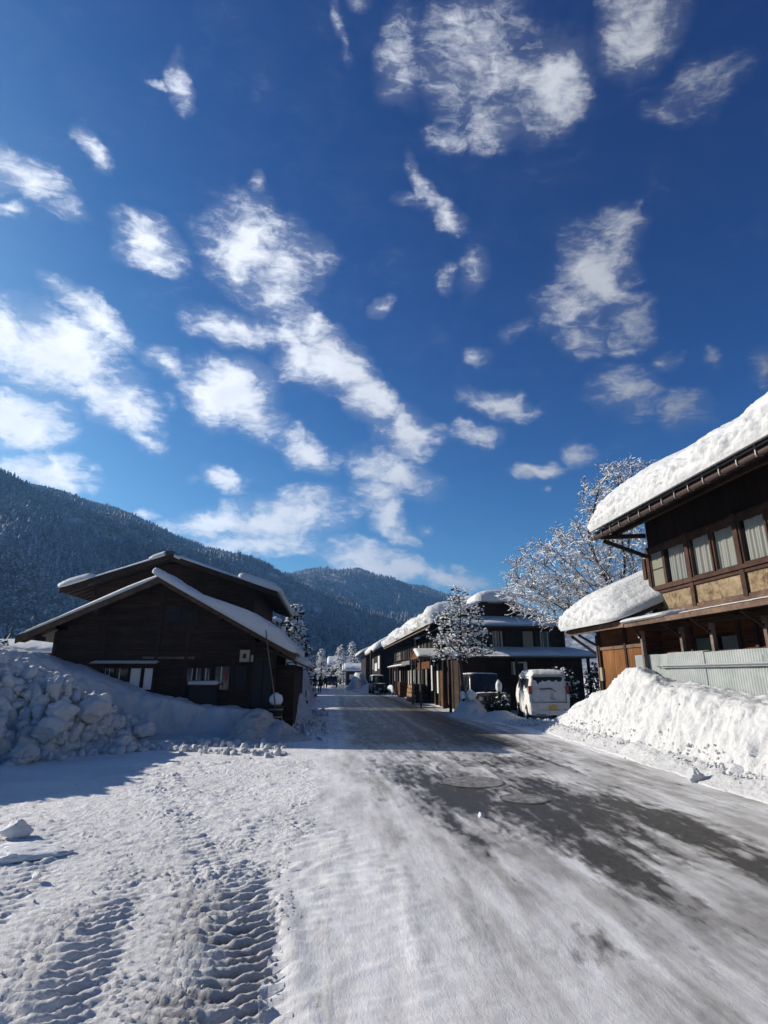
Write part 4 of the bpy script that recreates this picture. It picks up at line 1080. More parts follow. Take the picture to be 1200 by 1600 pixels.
# ------------------------------------------------------------------ right-hand house (two storeys, street side faces -X)
def right_house():
    o = thing('wooden_house', 'two-storey brown house with curtained upstairs windows and a huge snow slab overhanging its eave', 'house', (9.1, 8, 0))
    XF = 9.1
    m = MB(); m.box(XF + 0.28, 14.5, 1, 14.9, 0, 6.0); m.box(XF + 0.02, XF + 0.28, 1, 14.9, 5.16, 6.0); m.box(XF + 0.02, XF + 0.28, 14.86, 14.96, 3.1, 5.16)
    m.box(XF + 0.02, XF + 0.28, 1, 14.86, 3.1, 3.44)
    m.build('wall', MAT['wood_black_v'], o)
    # gable end above
    m = MB(); m.prism([(XF + 0.02, 14.98, 3.1), (14.5, 14.98, 3.1), (14.5, 14.98, 8.1), (12.9, 14.98, 7.9), (XF + 0.02, 14.98, 6.2)], (0, -1, 0), 0.06); m.build('gable_wall', MAT['wood_black'], o)
    posts = [14.95 - 1.79 * k for k in range(8)]
    for i, y in enumerate(posts):
        MB().box(XF - 0.07, XF + 0.06, y - 0.07, y + 0.07, 3.3, 5.24).build('post', MAT['frame'], o)
    MB().box(XF - 0.05, XF + 0.10, 1, 14.88, 5.08, 5.17).box(XF - 0.03, XF + 0.05, 1, 14.88, 5.17, 5.22).build('lintel', MAT['frame'], o)
    MB().box(XF - 0.10, XF + 0.10, 1, 15.03, 3.97, 4.06).box(XF - 0.055, XF + 0.08, 1, 15.0, 3.885, 3.968).build('sill', MAT['frame'], o)
    for i in range(7):
        ya, yb = posts[i + 1] + 0.07, posts[i] - 0.07; ym = (ya + yb) / 2
        if i == 0:
            sash(o, XF - 0.035, 14.24, yb, 4.06, 5.08, inside='frosted', bars=1, fr=0.05)
            sash(o, XF - 0.035, ya, 14.235, 4.06, 5.08, fr=0.05)
        else:
            sash(o, XF - 0.035, ym + 0.003, yb, 4.06, 5.08, fr=0.05); sash(o, XF + 0.0, ya, ym - 0.003, 4.06, 5.08, fr=0.05)
        # plaster panels below the sill
        m, nt, b = M_('stained_plaster') if i == 0 else (right_house.pl, None, None)
        if i == 0:
            t = NT(nt); c = t.coord('Object'); n1 = t.noise(c, 4, 9, 0.8, 0.5); n2 = t.noise(c, 1.2, 5, 0.6)
            col = t.mix(t.ramp(n1, [(0.4, 0.0), (0.58, 1.0)]), (0.075, 0.045, 0.022), (0.27, 0.20, 0.12))
            col = t.mix(t.ramp(n2, [(0.48, 0.0), (0.75, 0.5)]), col, (0.36, 0.29, 0.185))
            t.l(col, b.inputs['Base Color']); b.inputs['Roughness'].default_value = 0.95; t.l(t.bump(n1, 0.4, 0.01), b.inputs['Normal']); right_house.pl = m
        MB().box(XF - 0.01, XF + 0.06, ya, yb, 3.44, 3.885).build('plaster_panel', right_house.pl, o)
    # stepped trim boards under the plaster
    for k, (z, d) in enumerate(((3.36, 0.05), (3.29, 0.09), (3.215, 0.13))):
        MB().box(XF - d, XF + 0.02, 1, 14.98, z, z + 0.068).build('trim_board', MAT['trim'], o)
    # canopy roof over the ground floor
    c = MB(); c.prism([(7.92, 1, 3.0), (9.08, 1, 3.15), (9.08, 1, 3.2), (7.92, 1, 3.05)], (0, 1, 0), 13.5).build('canopy', MAT['trim'], o)
    c2 = MB(); c2.box(7.86, 7.915, 1, 14.5, 2.94, 3.05); c2.build('canopy_edge', MAT['trim'], o)
    for k in range(30):
        y = 14.3 - k * 0.455
        MB().beam((7.95, y, 2.955), (9.08, y, 3.10), 0.05, 0.07).build('rafter', MAT['timber'], o)
    snow_slab((7.86, 12.6, 3.055), (7.86, 14.6, 3.055), (0.7, 0, 0.09), 0.12, o, 31, step=0.08, lump=0.03)
    snow_slab((8.0, 3.0, 3.065), (8.0, 12.2, 3.065), (0.45, 0, 0.06), 0.05, o, 32, step=0.1, lump=0.02)
    for xp, y in ((8.36, 14.55), (8.6, 13.18), (8.6, 12.05), (8.6, 10.43), (8.6, 8.7), (8.6, 6.9)):
        p = MB().box(xp - 0.045, xp + 0.045, y - 0.045, y + 0.045, 0, 2.85).build('canopy_post', MAT['timber_grey'], o)
        MB().beam((xp, y, 2.62), (8.12, y, 2.95), 0.05, 0.05).build('knee_brace', MAT['timber'], p)
        MB().tube([(xp - 0.055, y, 2.7), (xp - 0.055, y + 0.07, 2.7)], 0.03, 8).build('insulator', MAT['paper'], p)
    MB().box(8.53, 8.67, 1, 14.4, 2.855, 2.935).build('canopy_beam', MAT['timber'], o)
    # ground-floor wall, facing the road
    wall = MB(); X1 = XF + 0.02
    wall.box(X1, X1 + 0.1, 13.5, 14.9, 0, 3.14).box(X1, X1 + 0.1, 11.3, 11.9, 0, 3.14).box(X1, X1 + 0.1, 1, 9.7, 0, 3.14)
    wall.box(X1, X1 + 0.1, 11.9, 13.5, 0, 1.35).box(X1, X1 + 0.1, 11.9, 13.5, 2.65, 3.14).box(X1, X1 + 0.1, 9.7, 11.3, 0, 1.25).box(X1, X1 + 0.1, 9.7, 11.3, 2.15, 3.14)
    wall.build('lower_wall', MAT['wood_red'], o)
    MB().box(X1 + 0.22, X1 + 0.25, 9.5, 13.7, 1, 2.9).build('dark_room', MAT['dark'], o)
    sash(o, XF - 0.01, 12.72, 13.48, 1.37, 2.63, inside='frosted', bars=2); sash(o, XF + 0.03, 11.93, 12.7, 1.37, 2.63, bars=2)
    sash(o, XF - 0.01, 10.5, 11.28, 1.27, 2.13, inside='paper'); sash(o, XF + 0.03, 9.72, 10.5, 1.27, 2.13, inside='curtain')
    for y in (13.55, 11.85, 11.33, 9.66): MB().box(XF - 0.05, XF + 0.015, y - 0.05, y + 0.05, 0, 3.1).build('post', MAT['frame'], o)
    MB().box(XF - 0.04, XF + 0.016, 1, 14.9, 2.2, 2.28).build('rail_board', MAT['frame'], o)
    # main roof
    rf = MB(); slope_slab(rf, (7.78, 5.66), (13.2, 8.2), -1.5, 15.45, 0.09); slope_slab(rf, (18.5, 5.66), (13.2, 8.2), -1.5, 15.45, 0.09)
    roof = rf.build('roof', MAT['roof'], o)
    MB().box(7.80, 7.84, -1.5, 15.45, 5.56, 5.66).build('fascia', MAT['timber'], roof)
    for k in range(36):
        y = 15.3 - k * 0.455
        if y < 0: break
        MB().beam((7.86, y, 5.63), (9.3, y, 6.30), 0.06, 0.085).build('rafter', MAT['timber'], roof)
    MB().box(8.28, 8.38, -1.5, 15.4, 5.66, 5.78).build('purlin', MAT['timber'], roof)
    g = MB(); g.tube([(7.72, -1.5, 5.60), (7.72, 15.5, 5.60)], 0.055, 10); gut = g.build('gutter', MAT['gutter'], roof, True)
    MB().tube([(7.70, -1.5, 5.735), (7.70, 15.42, 5.735)], 0.022, 8).build('snow_guard_pipe', MAT['metal'], roof, True)
    for k in range(32):
        y = 15.25 - k * 0.5
        b_ = MB(); b_.beam((7.65, y, 5.56), (7.65, y, 5.75), 0.025, 0.02); b_.beam((7.65, y, 5.54), (7.80, y, 5.56), 0.025, 0.015); b_.build('gutter_bracket', MAT['metal'], gut)
    MB().beam((9.1, 15.02, 5.0), (7.95, 15.25, 5.50), 0.09, 0.10).build('brace', MAT['timber'], o)
    MB().beam((9.1, 15.0, 5.62), (7.85, 15.2, 5.60), 0.10, 0.12).build('brace', MAT['timber'], o)
    MB().prism([(7.85, 15.38, 5.62), (13.2, 15.38, 8.12), (13.2, 15.38, 8.3), (7.85, 15.38, 5.78)], (0, 1, 0), 0.05).build('verge_board', MAT['timber'], roof)
    tf = lambda l, w: 1 + 0.10 * np.sin(l * 0.8 + 1) + 0.05 * np.sin(l * 2.1) + 0.12 * np.clip(w - 0.8, 0, 3) / 3 - 0.0 * l
    snow_slab((7.50, -1.6, 5.74), (7.50, 15.55, 5.74), (5.6, 0, 2.62), 0.86, roof, 41, step=0.055, nsec=220, lump=0.15, lscale=2.3, belly=0.10, tfun=tf, power=0.42)
    # old water tank and bracket at the corner
    MB().box(9.0, 9.06, 15.05, 15.2, 4.35, 4.95).build('corner_board', MAT['frame'], o)
    # ---- low annex at the far end
    a = MB(); a.box(8.62, 12.5, 15.0, 17.55, 0, 3.3); a.build('annex_wall', MAT['wood_red'], o)
    MB().box(8.58, 8.615, 15.95, 17.35, 0.5, 2.45).build('plywood_sheet', MAT['ply'], o)
    MB().box(8.57, 8.617, 15.02, 15.8, 1.85, 2.45).build('plywood_sheet', MAT['ply'], o)
    MB().box(8.56, 8.617, 15.0, 17.55, 2.47, 2.56).build('rail_board', MAT['trim'], o)
    for y in (17.5, 15.87): MB().box(8.54, 8.618, y - 0.05, y + 0.05, 0, 3.05).build('post', MAT['timber'], o)
    ar = MB(); slope_slab(ar, (7.9, 3.05), (11.6, 4.6), 14.55, 18.35, 0.08); ar = ar.build('annex_roof', MAT['roof'], o)
    MB().box(7.86, 7.90, 14.55, 18.35, 2.96, 3.12).build('fascia', MAT['trim'], ar)
    for k in range(9): MB().beam((7.95, 14.75 + k * 0.44, 3.0), (8.64, 14.75 + k * 0.44, 3.30), 0.05, 0.07).build('rafter', MAT['timber_grey'], ar)
    MB().beam((8.6, 17.6, 2.3), (8.0, 18.2, 2.95), 0.08, 0.08).build('brace', MAT['timber'], o)
    MB().beam((8.6, 17.6, 2.6), (8.15, 18.0, 2.98), 0.07, 0.07).build('brace', MAT['frame'], o)
    tf2 = lambda l, w: 0.42 + 0.62 * sstep(0.3, 1.5, l) - 0.22 * sstep(3.0, 4.0, l) + 0.04 * np.sin(l * 3)
    snow_slab((7.62, 14.5, 3.12), (7.62, 18.6, 3.12), (3.9, 0, 1.55), 0.82, ar, 51, step=0.05, nsec=150, lump=0.13, lscale=2.8, belly=0.12, tfun=tf2, power=0.42)
    m = MB(); m.box(8.50, 8.56, 17.35, 17.5, 1.55, 1.95); m.build('meter_box', MAT['box_cream'], o)
    MB().tube([(8.55, 17.62, 0), (8.55, 17.62, 2.95)], 0.035, 8).build('downpipe', MAT['gutter'], o, True)
right_house()

def fence():
    o = thing('corrugated_fence', 'pale grey-green corrugated metal fence behind the right snow bank', 'fence', (8.45, 9, 0))
    m, nt, b = M_('corrugated_sheet'); t = NT(nt); c = t.coord('Object'); n = t.noise(c, 2.2, 7, 0.7)
    col = t.mix(t.ramp(n, [(0.4, 0.0), (0.65, 1.0)]), (0.27, 0.30, 0.295), (0.36, 0.385, 0.375))
    col = t.mix(t.ramp(t.noise(t.coord('Object', (1, 1, 0.2)), 6, 6, 0.7), [(0.6, 0.0), (0.8, 0.35)]), col, (0.35, 0.25, 0.15))
    t.l(col, b.inputs['Base Color']); b.inputs['Roughness'].default_value = 0.5; b.inputs['Metallic'].default_value = 0.15
    seams = [15.2, 14.1, 13.62, 12.3, 10.4, 8.5, 6.6, 4.7, 2.8]
    for i in range(len(seams) - 1):
        y1, y0 = seams[i], seams[i + 1]; n_ = int((y1 - y0) / 0.0125); top = 2.24 - 0.006 * i + (0.02 if i in (0, 3) else 0) + (0.02 * ((i * 7) % 3 - 1))
        ys = np.linspace(y0 - 0.03, y1 + 0.03, n_); V = []
        for y in ys:
            d = 0.012 * math.sin(2 * math.pi * y / 0.076) + 0.012 * (i % 2)
            V += [(8.45 + d, y, 0.0), (8.45 + d + 0.004, y, top + 0.004 * math.sin(y * 3))]
        link_mesh('metal_sheet', V, [(2 * k, 2 * k + 2, 2 * k + 3, 2 * k + 1) for k in range(n_ - 1)], m, o, smooth=True)
    MB().tube([(8.415, 2.8, 1.90), (8.41, 9, 1.915), (8.41, 14.1, 1.93)], 0.022, 8).build('rail', MAT['metal'], o, True)
    for y in (12.9, 10.5, 8, 5.5): MB().tube([(8.49, y, 0), (8.49, y, 2.1)], 0.03, 8).build('post', MAT['metal'], o, True)
    snow_slab((8.375, 3, 1.925), (8.375, 13.9, 1.935), (0.06, 0, 0), 0.028, o, 61, step=0.05, nsec=10, lump=0.01)
fence()

# ------------------------------------------------------------------ old wooden house on the left (gable faces the viewer)
def boards(mb, x0, x1, z0, z1, y, h, topfun=None, rs=None, out=0.02):
    z = z0
    while z < z1 - 1e-4:
        zt = min(z + h, z1)
        def span(zz):
            if topfun is None: return x0, x1
            return topfun(zz)
        a, b = span(zt)
        a0, b0 = span(z)
        a = max(a, x0); b = min(b, x1); a0 = max(a0, x0); b0 = min(b0, x1)
        if b - a > 0.05 or b0 - a0 > 0.05:
            if b < a: a = b = (a + b) / 2
            o1 = out + (rs.uniform(-0.006, 0.006) if rs else 0)
            mb.add([(a0, y - o1, z), (b0, y - o1, z), (b, y - 0.004, zt), (a, y - 0.004, zt), (a0, y, z), (b0, y, z)], [(0, 1, 2, 3), (0, 4, 5, 1)])
        z = zt

def left_house():
    o = thing('wooden_house', 'low black-boarded house with a wide gable, thick snow on its right slope, behind left bank', 'house', (-5.4, 19, 0))
    RX, RZ = -5.45, 4.72; LX, LZ = -9.5, 2.80; EX, EZ = -1.05, 2.34; Y0 = 19.0; YV = 18.3; Y1 = 23.6
    def span(z):
        a = LX + (z - LZ) / (RZ - LZ) * (RX - LX) + 0.1; b = EX - (z - EZ) / (RZ - EZ) * (EX - RX) - 0.1
        return max(a, -8.65), min(b, -1.72)
    core = MB(); core.prism([(-8.65, Y0, 0), (-1.72, Y0, 0), (-1.72, Y0, 2.60), (RX, Y0, 4.62), (-8.65, Y0, 3.1)], (0, 1, 0), 4.4); core.build('wall', MAT['wood_black'], o)
    rs = random.Random(4); bd = MB(); boards(bd, -8.65, -1.72, 0.4, 4.6, Y0 - 0.004, 0.165, span, rs); bd.build('boarding', MAT['wood_black'], o)
    for x, z1 in ((-8.62, 3.05), (-7.15, 3.75), (-5.48, 4.6), (-4.55, 4.1), (-3.06, 2.2), (-2.45, 3.0), (-1.75, 2.6)):
        MB().box(x - 0.055, x + 0.055, Y0 - 0.055, Y0 - 0.01, 0.3, z1).build('post', MAT['timber'], o)
    MB().box(-8.6, -4.1, Y0 - 0.06, Y0 - 0.012, 3.13, 3.22).build('beam', MAT['timber'], o)
    MB().box(-5.4, -2.5, Y0 - 0.06, Y0 - 0.012, 3.24, 3.31).build('beam', MAT['timber'], o)
    MB().box(-5.9, -4.3, Y0 - 0.05, Y0 - 0.012, 2.22, 2.29).build('beam', MAT['trim'], o)
    # roof planes with their rough verge boards
    rf = MB(); slope_slab(rf, (LX, LZ), (RX, RZ), YV, Y1, 0.07); slope_slab(rf, (EX, EZ), (RX, RZ), YV, Y1, 0.07); roof = rf.build('roof', MAT['roof'], o)
    for (xa, za) in ((LX, LZ), (EX, EZ)):
        MB().prism([(xa, YV, za - 0.16), (RX, YV, RZ - 0.17), (RX, YV, RZ - 0.005), (xa, YV, za - 0.005)], (0, 1, 0), 0.05).build('verge_board', MAT['verge'], roof)
        MB().prism([(xa, YV + 0.06, za - 0.10), (RX, YV + 0.06, RZ - 0.12), (RX, YV + 0.06, RZ - 0.005), (xa, YV + 0.06, za - 0.005)], (0, 1, 0), 0.55).build('soffit', MAT['timber'], roof)
        for k in range(2): MB().beam((xa * 0.72 + RX * 0.28, YV + 0.1, za + (RZ - za) * 0.28 - 0.18), (xa * 0.72 + RX * 0.28, Y0, za + (RZ - za) * 0.28 - 0.18), 0.12, 0.14).build('purlin_end', MAT['timber'], roof)
    for k, (xa, za) in enumerate(((-9.0, 2.95), (-7.3, 3.75), (-3.5, 3.6), (-1.6, 2.6))): MB().box(xa - 0.06, xa + 0.06, YV + 0.02, Y0, za - 0.2, za - 0.06).build('purlin_end', MAT['timber'], roof)
    # thin snow left, thick rough snow right
    sl = math.hypot(RX - LX, RZ - LZ)
    tf = lambda l, w: 0.75 + 0.5 * sstep(0.8, 3.5, w)
    snow_slab((LX + 0.1, YV - 0.02, LZ + 0.13), (LX + 0.1, Y1, LZ + 0.13), (RX - LX - 0.1, 0, RZ - LZ - 0.05), 0.10, roof, 71, step=0.12, nsec=90, lump=0.04, power=0.3, tfun=tf, ends=0.6)
    tf = lambda l, w: (0.8 + 0.35 * np.sin(w * 1.1 + 0.3)) * (0.9 + 0.1 * np.sin(l * 1.5)) * (0.65 + 0.35 * sstep(0, 0.6, w))
    snow_slab((EX - 0.02, YV - 0.13, EZ + 0.05), (EX - 0.02, Y1, EZ + 0.05), (RX - EX - 0.25, 0, RZ - EZ + 0.12), 0.46, roof, 72, step=0.05, nsec=150, lump=0.15, lscale=3.0, power=0.3, tfun=tf, ends=0.45)
    # windows
    def win(x0, x1, z0, z1, inside, bars=0, gl='glass_dark', fm='timber'): return sash(o, Y0 - 0.07, x0, x1, z0, z1, 0.045, 0.035, inside, 0.12, 'y', gl, bars, gap=0.001, framemat=fm)
    bk = MB().box(-7.1, -5.42, Y0 - 0.04, Y0 - 0.022, 1.2, 2.0).build('window_back', MAT['dark'], o)
    for k, (a, b, ins) in enumerate(((-7.1, -6.68, 'glass_dark'), (-6.68, -6.26, 'glass_dark'), (-6.24, -5.86, 'paper'), (-5.82, -5.42, 'paper'))):
        if ins == 'paper': win(a, b, 1.25, 1.96, 'paper')
        else: win(a, b, 1.25, 1.96, 'curtain')
    MB().prism([(-7.35, Y0 - 0.42, 2.06), (-5.35, Y0 - 0.42, 2.06), (-5.35, Y0 - 0.42, 2.09), (-7.35, Y0 - 0.42, 2.09)], (0, 1, 0.12), 0.40).build('awning', MAT['metal'], o)
    snow_slab((-7.33, Y0 - 0.41, 2.10), (-5.37, Y0 - 0.41, 2.10), (0, 0.36, 0.045), 0.035, o, 73, step=0.06, nsec=14, lump=0.01)
    for k in range(3): win(-4.51 + 0.27 * k, -4.26 + 0.27 * k, 1.5, 1.97, 'curtain')
    win(-3.63, -3.12, 1.25, 2.02, 'curtain', 0, 'glass_dark'); win(-3.0, -2.6, 1.25, 2.02, 'dark')
    MB().box(-3.30, -3.24, Y0 - 0.085, Y0 - 0.075, 1.55, 1.85).build('red_strip', MAT['red'], o)
    MB().box(-5.40, -4.30, Y0 - 0.05, Y0 - 0.024, 3.34, 3.82).build('window_back', MAT['dark'], o)
    win(-5.38, -4.88, 3.36, 3.80, 'frosted', 0); win(-4.85, -4.32, 3.36, 3.80, 'dark', 1)
    MB().box(-2.84, -2.54, Y0 - 0.24, Y0 - 0.022, 2.13, 2.50).build('meter_box', MAT['box_cream'], o)
    MB().box(-2.74, -2.64, Y0 - 0.25, Y0 - 0.241, 2.24, 2.38).build('meter_dial', MAT['dark'], o)
    MB().box(-2.50, -2.42, Y0 - 0.16, Y0 - 0.022, 2.13, 2.34).build('switch_box', MAT['box_cream'], o)
    # louvred shutter at the right corner
    lv = MB()
    for k in range(26): lv.add([(-2.40, Y0 - 0.08, 0.75 + k * 0.058), (-1.80, Y0 - 0.08, 0.75 + k * 0.058), (-1.80, Y0 - 0.03, 0.805 + k * 0.058), (-2.40, Y0 - 0.03, 0.805 + k * 0.058)], [(0, 1, 2, 3)])
    lf = MB().box(-2.46, -2.40, Y0 - 0.09, Y0 - 0.022, 0.6, 2.32).box(-2.12, -2.08, Y0 - 0.09, Y0 - 0.022, 0.6, 2.32).box(-1.80, -1.74, Y0 - 0.09, Y0 - 0.022, 0.6, 2.32).box(-2.40, -1.80, Y0 - 0.09, Y0 - 0.022, 2.27, 2.32).build('shutter', MAT['timber'], o)
    lv.build('louvre', plain_mat('louvre_slats', (0.05, 0.04, 0.04), 0.7), lf)
    # lean-to along the right side
    MB().box(-1.72, -1.12, 19.6, 26, 0, 2.05).build('lean_to_wall', MAT['wood_black'], o)
    lr = MB(); slope_slab(lr, (-0.72, 1.96), (-2.15, 2.56), 18.95, 26.2, 0.05); lr = lr.build('lean_to_roof', MAT['verge'], o)
    snow_slab((-0.74, 19.2, 2.02), (-0.74, 20.4, 2.02), (-0.42, 0, 0.18), 0.14, lr, 74, step=0.06, nsec=30, lump=0.05)
    snow_slab((-0.70, 20.6, 2.02), (-0.70, 26.2, 2.02), (-1.1, 0, 0.45), 0.26, lr, 75, step=0.08, nsec=40, lump=0.07)
left_house()

def left_back_house():
    o = thing('wooden_house', 'taller dark gabled house whose higher roof rises behind the low black-boarded one', 'house', (-6.8, 25, 0))
    RX, RZ = -6.85, 6.55; LX, LZ = -11.05, 5.08; EX, EZ = -2.25, 5.05; YV = 24; Y0 = 24.9; Y1 = 34
    MB().prism([(-10.1, Y0, 0), (-3.3, Y0, 0), (-3.3, Y0, 5.35), (RX, Y0, 6.45), (-10.1, Y0, 5.35)], (0, 1, 0), 8.2).build('wall', MAT['wood_black'], o)
    bd = MB(); boards(bd, -10.1, -3.3, 3.6, 6.4, Y0 - 0.004, 0.2, lambda z: (max(-10.1, -10.1 + (z - 5.35) / 1.15 * 3.25) if z > 5.35 else -10.1, min(-3.3, -3.3 - (z - 5.35) / 1.15 * 3.5) if z > 5.35 else -3.3), random.Random(8)); bd.build('boarding', MAT['wood_black'], o)
    for x in (-10.05, -8.4, -6.85, -5.1, -3.35): MB().box(x - 0.07, x + 0.07, Y0 - 0.06, Y0 - 0.01, 3, 5.35).build('post', MAT['timber'], o)
    MB().box(-10.1, -3.3, Y0 - 0.08, Y0 - 0.015, 5.28, 5.4).build('beam', MAT['timber'], o)
    rf = MB(); slope_slab(rf, (LX, LZ), (RX, RZ), YV, Y1, 0.09); slope_slab(rf, (EX, EZ), (RX, RZ), YV, Y1, 0.09); roof = rf.build('roof', MAT['roof'], o)
    for (xa, za) in ((LX, LZ), (EX, EZ)):
        MB().prism([(xa, YV - 0.03, za - 0.14), (RX, YV - 0.03, RZ - 0.14), (RX, YV - 0.03, RZ + 0.085), (xa, YV - 0.03, za + 0.085)], (0, -1, 0), 0.05).build('verge_board', MAT['timber'], roof)
        for k in range(18): MB().beam((xa + (0.05 if xa < RX else -0.05), YV + 0.3 + k * 0.55, za - 0.05), (xa * 0.78 + RX * 0.22, YV + 0.3 + k * 0.55, za + (RZ - za) * 0.22 - 0.05), 0.06, 0.08).build('rafter', MAT['timber'], roof)
    MB().tube([(LX - 0.06, YV + 0.1, LZ - 0.02), (LX - 0.06, Y1, LZ - 0.02)], 0.05, 8).build('gutter', MAT['gutter'], roof, True)
    MB().box(RX - 0.16, RX + 0.16, YV - 0.1, Y1, RZ + 0.08, RZ + 0.24).build('ridge_tile', MAT['roof'], roof)
    for a, b, w, t, s in (((LX - 0.05, YV - 0.12, LZ + 0.10), (LX - 0.05, Y1, LZ + 0.10), (1.25, 0, 0.44), 0.28, 81), ((EX + 0.06, YV - 0.12, EZ + 0.10), (EX + 0.06, Y1, EZ + 0.10), (-1.75, 0, 0.58), 0.30, 82),
                          ((LX + 0.9, YV - 0.06, LZ + 0.42), (LX + 0.9, Y1, LZ + 0.42), (3.2, 0, 1.12), 0.09, 83), ((EX - 1.4, YV - 0.06, EZ + 0.56), (EX - 1.4, Y1, EZ + 0.56), (-3.05, 0, 1.02), 0.09, 84),
                          ((RX - 0.75, YV - 0.1, RZ - 0.12), (RX - 0.75, Y1, RZ - 0.12), (0.62, 0, 0.24), 0.17, 85), ((RX + 0.5, YV - 0.1, RZ - 0.1), (RX + 0.5, Y1, RZ - 0.1), (-0.36, 0, 0.16), 0.12, 86)):
        snow_slab(a, b, w, t, roof, s, step=0.12, nsec=40, lump=0.06, ends=0.8, power=0.4)
left_back_house()

# ------------------------------------------------------------------ big dark house with a hip-and-gable roof (right, behind the van)
def dark_house():
    o = thing('dark_house', 'big dark house with tiered snowy roofs and a rounded snow cap, behind the van', 'house', (10, 30, 0))
    MB().box(6.7, 13.4, 29.5, 37.9, 0, 2.75).build('lower_wall', MAT['wood_black'], o)
    MB().box(7.0, 12.55, 29.55, 37.5, 2.75, 4.35).build('upper_wall', MAT['wood_black'], o)
    for x in (7.0, 8.45, 9.55, 11.1, 12.5): MB().box(x - 0.07, x + 0.07, 29.48, 29.545, 2.9, 4.2).build('post', MAT['timber'], o)
    MB().box(6.9, 12.6, 29.46, 29.54, 4.05, 4.17).build('beam', MAT['timber'], o)
    # skirt roof (front, street side, far side) and gable above
    GX0, GX1, GZ0, RX, RZ = 6.5, 11.35, 4.68, 8.85, 5.78; EXL, EXR, EZ, EY = 5.9, 12.55, 4.18, 28.45
    sk = MB(); th = 0.08
    sk.add([(EXL, EY, EZ), (EXR, EY, EZ), (GX1, 30.1, GZ0), (GX0, 30.1, GZ0)], [(0, 1, 2, 3)]); sk.add([(EXL, EY, EZ - th), (EXR, EY, EZ - th), (GX1, 30.1, GZ0 - th), (GX0, 30.1, GZ0 - th)], [(3, 2, 1, 0)])
    sk.add([(EXL, EY, EZ), (EXR, EY, EZ), (EXR, EY, EZ - th), (EXL, EY, EZ - th)], [(3, 2, 1, 0)])
    sk.add([(EXR, EY, EZ), (EXR, 38.5, EZ), (GX1, 38.5, GZ0), (GX1, 30.1, GZ0)], [(0, 1, 2, 3)]); sk.add([(EXL, EY, EZ), (EXL, 38.5, EZ), (GX0, 38.5, GZ0), (GX0, 30.1, GZ0)], [(3, 2, 1, 0)])
    skirt = sk.build('skirt_roof', MAT['roof'], o)
    def sheet(quad, t, seed, nm='snow_layer', par=None, bulge=0.6):
        q = [np.array(p, float) for p in quad]; nu, nv = 70, 26
        u = np.linspace(0, 1, nu); v = np.linspace(0, 1, nv); U, Vv = np.meshgrid(u, v, indexing='ij'); U = U.ravel(); Vv = Vv.ravel()
        P = np.outer((1 - U) * (1 - Vv), q[0]) + np.outer(U * (1 - Vv), q[1]) + np.outer(U * Vv, q[2]) + np.outer((1 - U) * Vv, q[3])
        e = np.minimum(np.minimum(U, 1 - U) * 8, np.minimum(Vv * 4, (1 - Vv) * 8 + 0.5)); h = t * np.sqrt(np.clip(1 - (1 - np.clip(e, 0, 1)) ** 2, 0, 1)) * (1 + 0.5 * fbm(P * 0.8, 3, seed)) + 0.012
        top = P + np.outer(h, (0, 0, 1)); bot = P + (0, 0, 0.004)
        Fc = grid_faces(nu, nv); n = len(top); V = np.concatenate((top, bot)); edge = []
        for i in range(nu - 1): edge += [(i * nv, (i + 1) * nv, (i + 1) * nv + n, i * nv + n), ((i + 1) * nv + nv - 1, i * nv + nv - 1, i * nv + nv - 1 + n, (i + 1) * nv + nv - 1 + n)]
        for j in range(nv - 1): edge += [(j + 1, j, j + n, j + 1 + n), ((nu - 1) * nv + j, (nu - 1) * nv + j + 1, (nu - 1) * nv + j + 1 + n, (nu - 1) * nv + j + n)]
        return link_mesh(nm, V, np.concatenate((Fc, np.array(edge))), MAT['snow_roof'], par, smooth=True)
    sheet([(EXL - 0.05, EY - 0.06, EZ), (EXR + 0.05, EY - 0.06, EZ), (GX1, 30.1, GZ0), (GX0, 30.1, GZ0)], 0.16, 91, par=skirt)
    sheet([(EXR + 0.05, EY - 0.06, EZ), (EXR + 0.05, 38.5, EZ), (GX1, 38.5, GZ0), (GX1, 30.1, GZ0)], 0.16, 92, par=skirt)
    MB().prism([(GX0, 30.0, GZ0 - 0.05), (GX1, 30.0, GZ0 - 0.05), (RX, 30.0, RZ - 0.03)], (0, 1, 0), 8).build('gable_wall', MAT['wood_black'], o)
    rf = MB(); slope_slab(rf, (GX0 - 0.1, GZ0), (RX, RZ), 29.55, 38.4, 0.09); slope_slab(rf, (GX1 + 0.35, GZ0 - 0.1), (RX, RZ), 29.55, 38.4, 0.09); up = rf.build('roof', MAT['roof'], o)
    MB().prism([(GX0 - 0.1, 29.5, GZ0 - 0.1), (RX, 29.5, RZ - 0.13), (RX, 29.5, RZ + 0.08), (GX0 - 0.1, 29.5, GZ0 + 0.08)], (0, -1, 0), 0.04).build('verge_board', MAT['timber'], up)
    MB().prism([(GX1 + 0.35, 29.5, GZ0 - 0.2), (RX, 29.5, RZ - 0.13), (RX, 29.5, RZ + 0.08), (GX1 + 0.35, 29.5, GZ0 - 0.02)], (0, -1, 0), 0.04).build('verge_board', MAT['timber'], up)
    snow_slab((GX1 + 0.4, 29.45, GZ0 - 0.02), (GX1 + 0.4, 38.4, GZ0 - 0.02), (RX - GX1 - 0.2, 0, RZ - GZ0 + 0.1), 0.13, up, 93, nsec=60, lump=0.04, power=0.3, ends=0.7)
    snow_slab((GX0 - 0.3, 29.4, GZ0 + 0.05), (GX0 - 0.3, 38.4, GZ0 + 0.05), (RX - GX0 + 0.2, 0, RZ - GZ0 + 0.05), 0.2, up, 94, nsec=60, lump=0.10, power=0.4)
